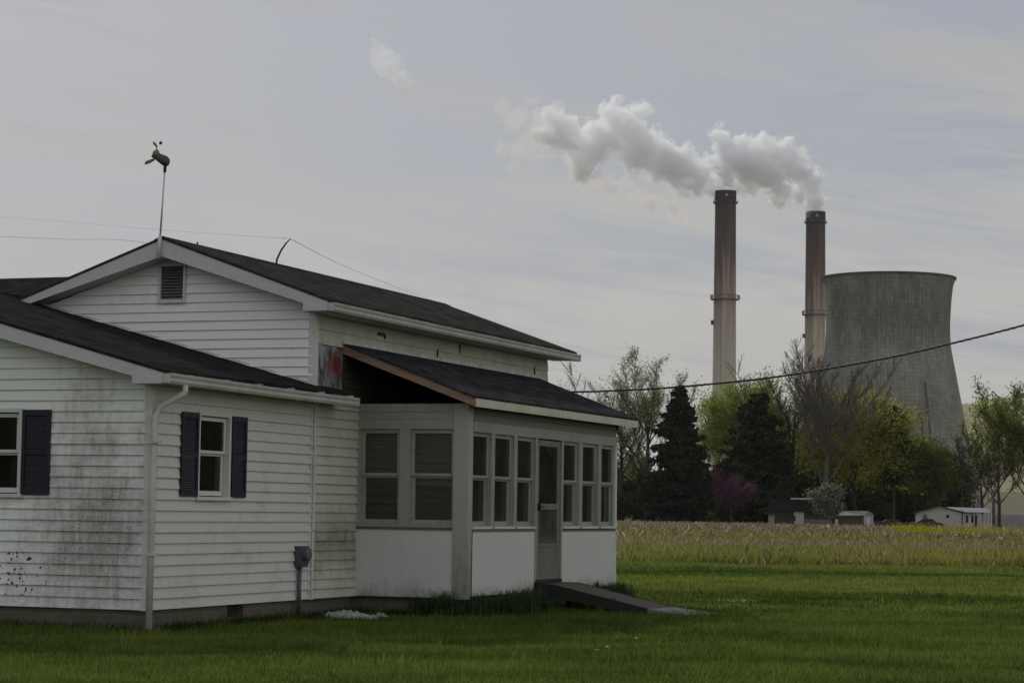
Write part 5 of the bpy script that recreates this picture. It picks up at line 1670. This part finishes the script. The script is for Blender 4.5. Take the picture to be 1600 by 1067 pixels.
MB().box(X(1478), X(1483.5), -0.06, -0.045, Z(808.8), Z(803.6)).build('pane', simple('dark_pane', (0.03, 0.03, 0.035), 0.2), wf)
DP = bpy.data.materials['dark_pane']
dr = MB().box(X(1442), X(1448.5), -0.04, 0.0, 0.3, Z(804)).build('door', M_DROOF, MH)
for px in (1511, 1519.5):
    w_ = MB().box(X(px) - 0.32, X(px) + 0.32, 0.02, 0.06, Z(817), Z(803.5)).build('window', M_DW2, MH)
    MB().box(X(px) - 0.2, X(px) + 0.2, 0.0, 0.018, Z(816.2), Z(804.5)).build('pane', DP, w_)
MB().box(X(1524), X(1529), 1.0, 1.1, 0.1, Z(803.5)).build('porch_door', DP, MH)
MB().box(X(1529.5), X(1532.5), 0.9, 1.0, 0.1, Z(803)).build('door_trim', M_DW2, MH)
MB().box(X(1503), X(1504), -0.12, 0.0, 0.6, Z(795)).build('service_pipe', M_STEEL, MH)

def car(label, px, Y, L_=4.6, Ht=1.35, colr=(0.02, 0.024, 0.032), rz=0.0, name='parked_car'):
    c = thing(name, label, 'car', (xy_of(px, Y), Y, -0.05), rz, None)
    paint = simple('car_paint_' + str(int(px)), colr, 0.25, 0.05, 1.0, spec=0.6)
    h = L_ / 2
    side = [(-h, 0.42), (-h + 0.02, 0.75), (-h + 0.55, 0.86), (-h + 1.2, 0.92), (-h + 1.95, Ht), (0.55, Ht), (h - 1.35, 0.92), (h - 0.35, 0.80), (h, 0.62), (h, 0.35), (h - 0.4, 0.25), (-h + 0.4, 0.25)]
    lower = [(-h, 0.35), (-h, 0.75), (-h + 0.55, 0.88), (h - 1.2, 0.92), (h - 0.35, 0.80), (h, 0.6), (h, 0.35), (h - 0.4, 0.25), (-h + 0.4, 0.25)]
    MB().prism([(a, -0.86, b) for a, b in lower], (0, 1.72, 0)).build('body', paint, c)
    cab = [(-h + 0.75, 0.87), (-h + 1.45, Ht - 0.06), (-h + 1.9, Ht), (0.35, Ht), (0.75, Ht - 0.07), (h - 1.2, 0.90)]
    MB().prism([(a, -0.70, b) for a, b in cab], (0, 1.40, 0)).build('cabin', paint, c)
    for s_ in (-0.712, 0.700):
        MB().prism([(-h + 1.2, s_, 0.93), (-h + 1.6, s_, Ht - 0.1), (0.3, s_, Ht - 0.08), (h - 1.45, s_, 0.94)], (0, 0.012, 0)).build('side_window', DP, c)
    for x_ in (-h + 0.85, h - 0.9):
        for s_ in (-0.88, 0.66):
            w_ = MB().tube([(x_, s_, 0.31), (x_, s_ + 0.22, 0.31)], 0.31, 16).build('wheel', M_BLACK, c)
            MB().tube([(x_, s_ - 0.01 if s_ < 0 else s_ + 0.21, 0.31), (x_, s_ + 0.01 if s_ < 0 else s_ + 0.23, 0.31)], 0.19, 12).build('rim', M_PALESTEEL, w_)
    for s_ in (-0.8, 0.55):
        MB().box(h - 0.03, h + 0.01, s_, s_ + 0.25, 0.55, 0.68).build('headlight', M_TIN, c)
    return c
car('dark blue sedan parked in front of the distant white house', 1449, 326, 4.7, 1.42)
car('dark low car half hidden beside the field, left of the sedan', 1394, 329, 4.6, 1.25, (0.012, 0.012, 0.014))
car('small pale vehicle far off under the sparse trees beside the porch', 1059, 408, 4.2, 1.35, (0.25, 0.25, 0.25))

# garden shed
SY = 336.0
sh = thing('garden_shed', 'small garden shed with pale door, right of the white-flowered tree', 'shed', (xy_of(1357, SY), SY, -0.05), 0)
sx0 = xy_of(1357, SY)
def XS(px): return xy_of(px, SY) - sx0
def ZS(py): return z_of(1357, py, SY) + 0.05
M_SHED = simple('shed_grey', (0.30, 0.30, 0.29), 0.85, 0.15, 1)
M_SHEDDARK = simple('shed_side_dark', (0.085, 0.085, 0.065), 0.9, 0.2, 1)
a_, b_2, p_2 = XS(1350), XS(1364), XS(1357)
MB().prism([(a_, 0, 0), (b_2, 0, 0), (b_2, 0, ZS(804)), (p_2, 0, ZS(799)), (a_, 0, ZS(804))], (0, 0.12, 0)).build('front_wall', M_SHED, sh)
MB().prism([(a_, 0.12, 0), (XS(1312), 1.8, 0), (XS(1312), 1.8, ZS(805)), (a_, 0.12, ZS(804))], (1.2, 2.4, 0)).build('side_wall', M_SHEDDARK, sh)
m_ = MB()
for q4 in ([(a_ - 0.15, -0.15, ZS(804.6)), (p_2, -0.15, ZS(798)), (XS(1319), 2.2, ZS(798.5)), (XS(1311), 1.4, ZS(805.4))], [(p_2, -0.15, ZS(798)), (b_2 + 0.15, -0.15, ZS(804.6)), (b_2 + 0.3, 2.5, ZS(804.6)), (XS(1319), 2.3, ZS(798.5))]):
    P_ = [Vector(p_) for p_ in q4]
    m_.hexa([p_ - Vector((0, 0, 0.1)) for p_ in P_] + P_)
m_.build('roof', M_SHED, sh)
MB().box(XS(1353.3), XS(1360.5), -0.05, 0.0, 0.1, ZS(807)).build('door', M_DW2, sh)
m_ = MB().box(a_ - 0.02, a_ + 0.1, -0.06, -0.003, 0, ZS(804)).box(b_2 - 0.12, b_2, -0.06, -0.003, 0, ZS(804))
m_.build('trim', M_DW2, sh)

# low dark house among the trees
DY = 345.0
dx0 = xy_of(1262, DY)
def XD(px): return xy_of(px, DY) - dx0
def ZD(py): return z_of(1262, py, DY) + 0.05
dh = thing('dark_house', 'low dark house with a small white wall section, half hidden under the evergreens', 'house', (dx0, DY, -0.05), 0)
MB().box(XD(1210), XD(1302), 0, 8, 0, ZD(799)).build('wall', simple('dark_brown_wall', (0.045, 0.04, 0.035), 0.9, 0.2, 1), dh)
m_ = MB().prism([(XD(1206), -0.5, ZD(799)), (XD(1206), 4, ZD(780)), (XD(1206), 8.5, ZD(799))], (XD(1308) - XD(1206), 0, 0))
m_.build('roof', simple('dark_roof_far', (0.014, 0.013, 0.012), 0.9, 0.2, 1, spec=0.0), dh)
MB().box(XD(1240), XD(1276), 3.3, 3.5, ZD(780), ZD(777.5)).build('ridge_trim', M_DW, dh)
MB().box(XD(1240.5), XD(1256), -0.15, -0.02, 0, ZD(800)).build('white_bay', M_DW, dh)
MB().box(XD(1256), XD(1300), -0.12, -0.02, 0, ZD(811)).build('skirting', simple('pale_skirt', (0.16, 0.155, 0.13), 0.9, 0.2, 1), dh)
w_ = MB().box(XD(1238), XD(1243), -0.20, -0.152, ZD(814), ZD(806)).build('window', DP, dh)
MB().box(XD(1302), XD(1312), -2.0, -1.9, 0, ZD(810)).build('propane_screen', M_DW2, dh)

# fence and poles by the distant house
fx = xy_of(1580, 345)
fn = thing('rail_fence', 'grey rail fence in front of the yellow building at the far right', 'fence', (fx, 345, -0.05), 0)
def XF(px): return xy_of(px, 345) - fx
m_ = MB()
for z_ in (0.5, 1.0, 1.45): m_.box(XF(1552), XF(1660), -0.04, 0.04, z_, z_ + 0.09)
m_.build('rail', M_TIN, fn)
for k in range(12):
    MB().box(XF(1553 + k * 9.5), XF(1553 + k * 9.5) + 0.14, -0.09, 0.06, 0, 1.6).build('post', M_TIN, fn)
tank = MB().box(XF(1552), XF(1660), 4, 12, 0, 2.2).build('low_shed', simple('pale_shed_roof', (0.26, 0.265, 0.27), 0.7, 0.15, 0.5), None)
tank.location = (fx, 352, -0.05)
tag(tank, 'long low grey shed behind the rail fence at the far right', 'shed')
for px, top, lb in ((1562.5, 777, 'thin wooden pole right of the distant white house'), (1552.5, 779, 'thick wooden pole against the right end of the distant porch')):
    h_ = hgt(px, top, 342)
    rr_ = 0.16 if px > 1560 else 0.30
    c = thing('utility_pole', lb, 'pole', (xy_of(px, 342), 342, -0.05), 0, None)
    MB().tube([(0, 0, -0.2), (0, 0, h_)], [rr_, rr_ * 0.8], 8).build('shaft', M_BARKPALE, c, smooth=True)
    MB().box(-0.7, 0.7, -0.06, 0.06, h_ - 0.5, h_ - 0.35).build('crossarm', M_BARKPALE, c)

# ------------------------------------------------------------------ haze
m, t = mat('haze_air')
v = t.new('ShaderNodeVolumePrincipled', {'Color': (0.92, 0.95, 1.0, 1), 'Density': 0.000022, 'Anisotropy': 0.3})
t.new('ShaderNodeOutputMaterial', {'Volume': v.outputs[0]})
hz_ = MB().box(-700, 900, -120, 1700, -1.2, 290).build('haze', m, None)
tag(hz_, None, None, None, 'stuff')

# ------------------------------------------------------------------ smoke
S.cycles.volume_step_rate = 0.32
def plume(name, blobs, Y, label, dens, seed=0, rough=0.55, soft=0.10, col=(0.985, 0.99, 1.0), grow_=1.5, nsc=0.055, fill=0.42, bulk=1.1):
    """smoke body: a volume whose density follows fused puffs (pixel x, y, radius in px, depth offset), torn by noise"""
    q = random.Random(seed)
    c0 = at(blobs[0][0], blobs[0][1], Y)
    mm = MB()
    puffs = []
    for b in blobs:
        px, py, rp = b[:3]
        dz = q.uniform(-0.5, 0.5) * rp * 0.5
        c = at(px, py, Y + dz) - c0
        rr_ = rp * Y / F_PX * bulk
        puffs.append((c, rr_))
        mm.ellipsoid(c, rr_ * grow_, rr_ * grow_, rr_ * grow_, 18, 10)
    tmp = mm.build('tmp_' + name, None, None, fix=False)
    md = tmp.modifiers.new('r', 'REMESH'); md.mode = 'VOXEL'; md.voxel_size = 2.5
    dg = bpy.context.evaluated_depsgraph_get()
    me = bpy.data.meshes.new_from_object(tmp.evaluated_get(dg))
    bpy.data.objects.remove(tmp)
    m, t = mat(name + '_volume')
    co = objco(t)
    # billowing: bend the lookup position with noise at two sizes
    w1 = t.new('ShaderNodeTexNoise', {'Vector': co, 'Scale': nsc, 'Detail': 5.0, 'Roughness': 0.62}).outputs[1]
    off = t.new('ShaderNodeVectorMath', {0: w1, 1: (0.5, 0.5, 0.5)}, operation='SUBTRACT').outputs[0]
    off = t.new('ShaderNodeVectorMath', {0: off, 'Scale': 20.0}, operation='SCALE').outputs[0]
    p_ = t.new('ShaderNodeVectorMath', {0: co, 1: off}, operation='ADD').outputs[0]
    f = None
    for c, rr_ in puffs:
        d = t.new('ShaderNodeVectorMath', {0: p_, 1: tuple(c)}, operation='DISTANCE').outputs['Value']
        v = t.math('SUBTRACT', 1.0, t.math('MULTIPLY', d, 1.0 / rr_))
        f = v if f is None else t.math('SMOOTH_MAX', f, v, 0.12)
    f = t.math('ADD', f, fill)
    n = t.noise(co, nsc * 1.9, 7, 0.60)
    vo = t.new('ShaderNodeTexVoronoi', {'Vector': p_, 'Scale': nsc * 2.6, 'Detail': 3.0, 'Roughness': 0.75, 'Lacunarity': 2.3}, feature='SMOOTH_F1')
    vo.inputs['Smoothness'].default_value = 0.35
    bl = t.math('SUBTRACT', 0.55, vo.outputs['Distance'])
    e = t.math('ADD', f, t.math('ADD', t.math('MULTIPLY', t.math('SUBTRACT', n, 0.5), rough * 1.6), t.math('MULTIPLY', bl, rough)))
    d = t.math('MULTIPLY', t.new('ShaderNodeMapRange', {0: e, 1: 0.0, 2: soft, 3: 0.0, 4: 1.0}, interpolation_type='SMOOTHSTEP').outputs[0], dens)
    v = t.new('ShaderNodeVolumePrincipled', {'Color': col + (1,), 'Density': d, 'Anisotropy': 0.2})
    t.new('ShaderNodeOutputMaterial', {'Volume': v.outputs[0]})
    me.materials.clear(); me.materials.append(m)
    o = bpy.data.objects.new(name, me)
    COL.objects.link(o)
    o.location = c0
    return tag(o, label, 'smoke')
plume('smoke_plume', [(1273, 326, 14), (1271, 311, 19), (1261, 290, 25), (1240, 262, 28), (1222, 240, 22), (1205, 268, 30), (1218, 300, 20), (1245, 306, 16), (1178, 262, 32), (1160, 228, 20), (1192, 226, 20), (1140, 252, 28), (1126, 210, 15), (1136, 230, 18), (1130, 284, 22), (1165, 294, 18), (1108, 262, 20)], 1365,
      'dense grey-white smoke billowing from the right chimney', 0.28, 1, rough=0.62, soft=0.10)
plume('smoke_plume', [(1126, 300, 10), (1108, 290, 18), (1088, 276, 24), (1062, 258, 28), (1032, 248, 30), (1000, 238, 30), (978, 205, 26), (1003, 176, 19), (962, 178, 20), (940, 222, 30), (912, 232, 27), (886, 212, 24), (868, 182, 17), (903, 262, 16), (852, 215, 16), (1068, 290, 14)], 1250,
      'long grey-white smoke plume drifting left from the left chimney', 0.21, 2, fill=0.62, rough=0.68, soft=0.11)
plume('smoke_wisp', [(915, 272, 15), (940, 282, 15), (965, 295, 16), (992, 305, 15), (1018, 317, 15), (1045, 327, 14), (1064, 337, 12), (1078, 341, 7), (985, 285, 12)], 1250,
      'thin tan wisp of smoke hanging below the long plume', 0.10, fill=0.98, seed=3, rough=1.15, soft=0.5, col=(0.99, 0.95, 0.90))
plume('smoke_wisp', [(848, 190, 18), (835, 215, 22), (815, 240, 20), (800, 260, 14), (825, 262, 12), (850, 245, 16), (785, 235, 14), (808, 190, 16), (785, 165, 10), (830, 162, 10)], 1255,
      'faint smoke wisp at the far left end of the long plume', 0.06, 4, fill=0.90, rough=0.9, soft=0.6, col=(0.99, 0.96, 0.92))
plume('smoke_puff', [(592, 78, 12), (600, 92, 15), (612, 104, 17), (625, 115, 15), (636, 124, 10), (582, 70, 8)], 1260,
      'small detached smoke puff high in the sky, left of the plume', 0.12, 5, fill=0.70, rough=0.8, soft=0.5)
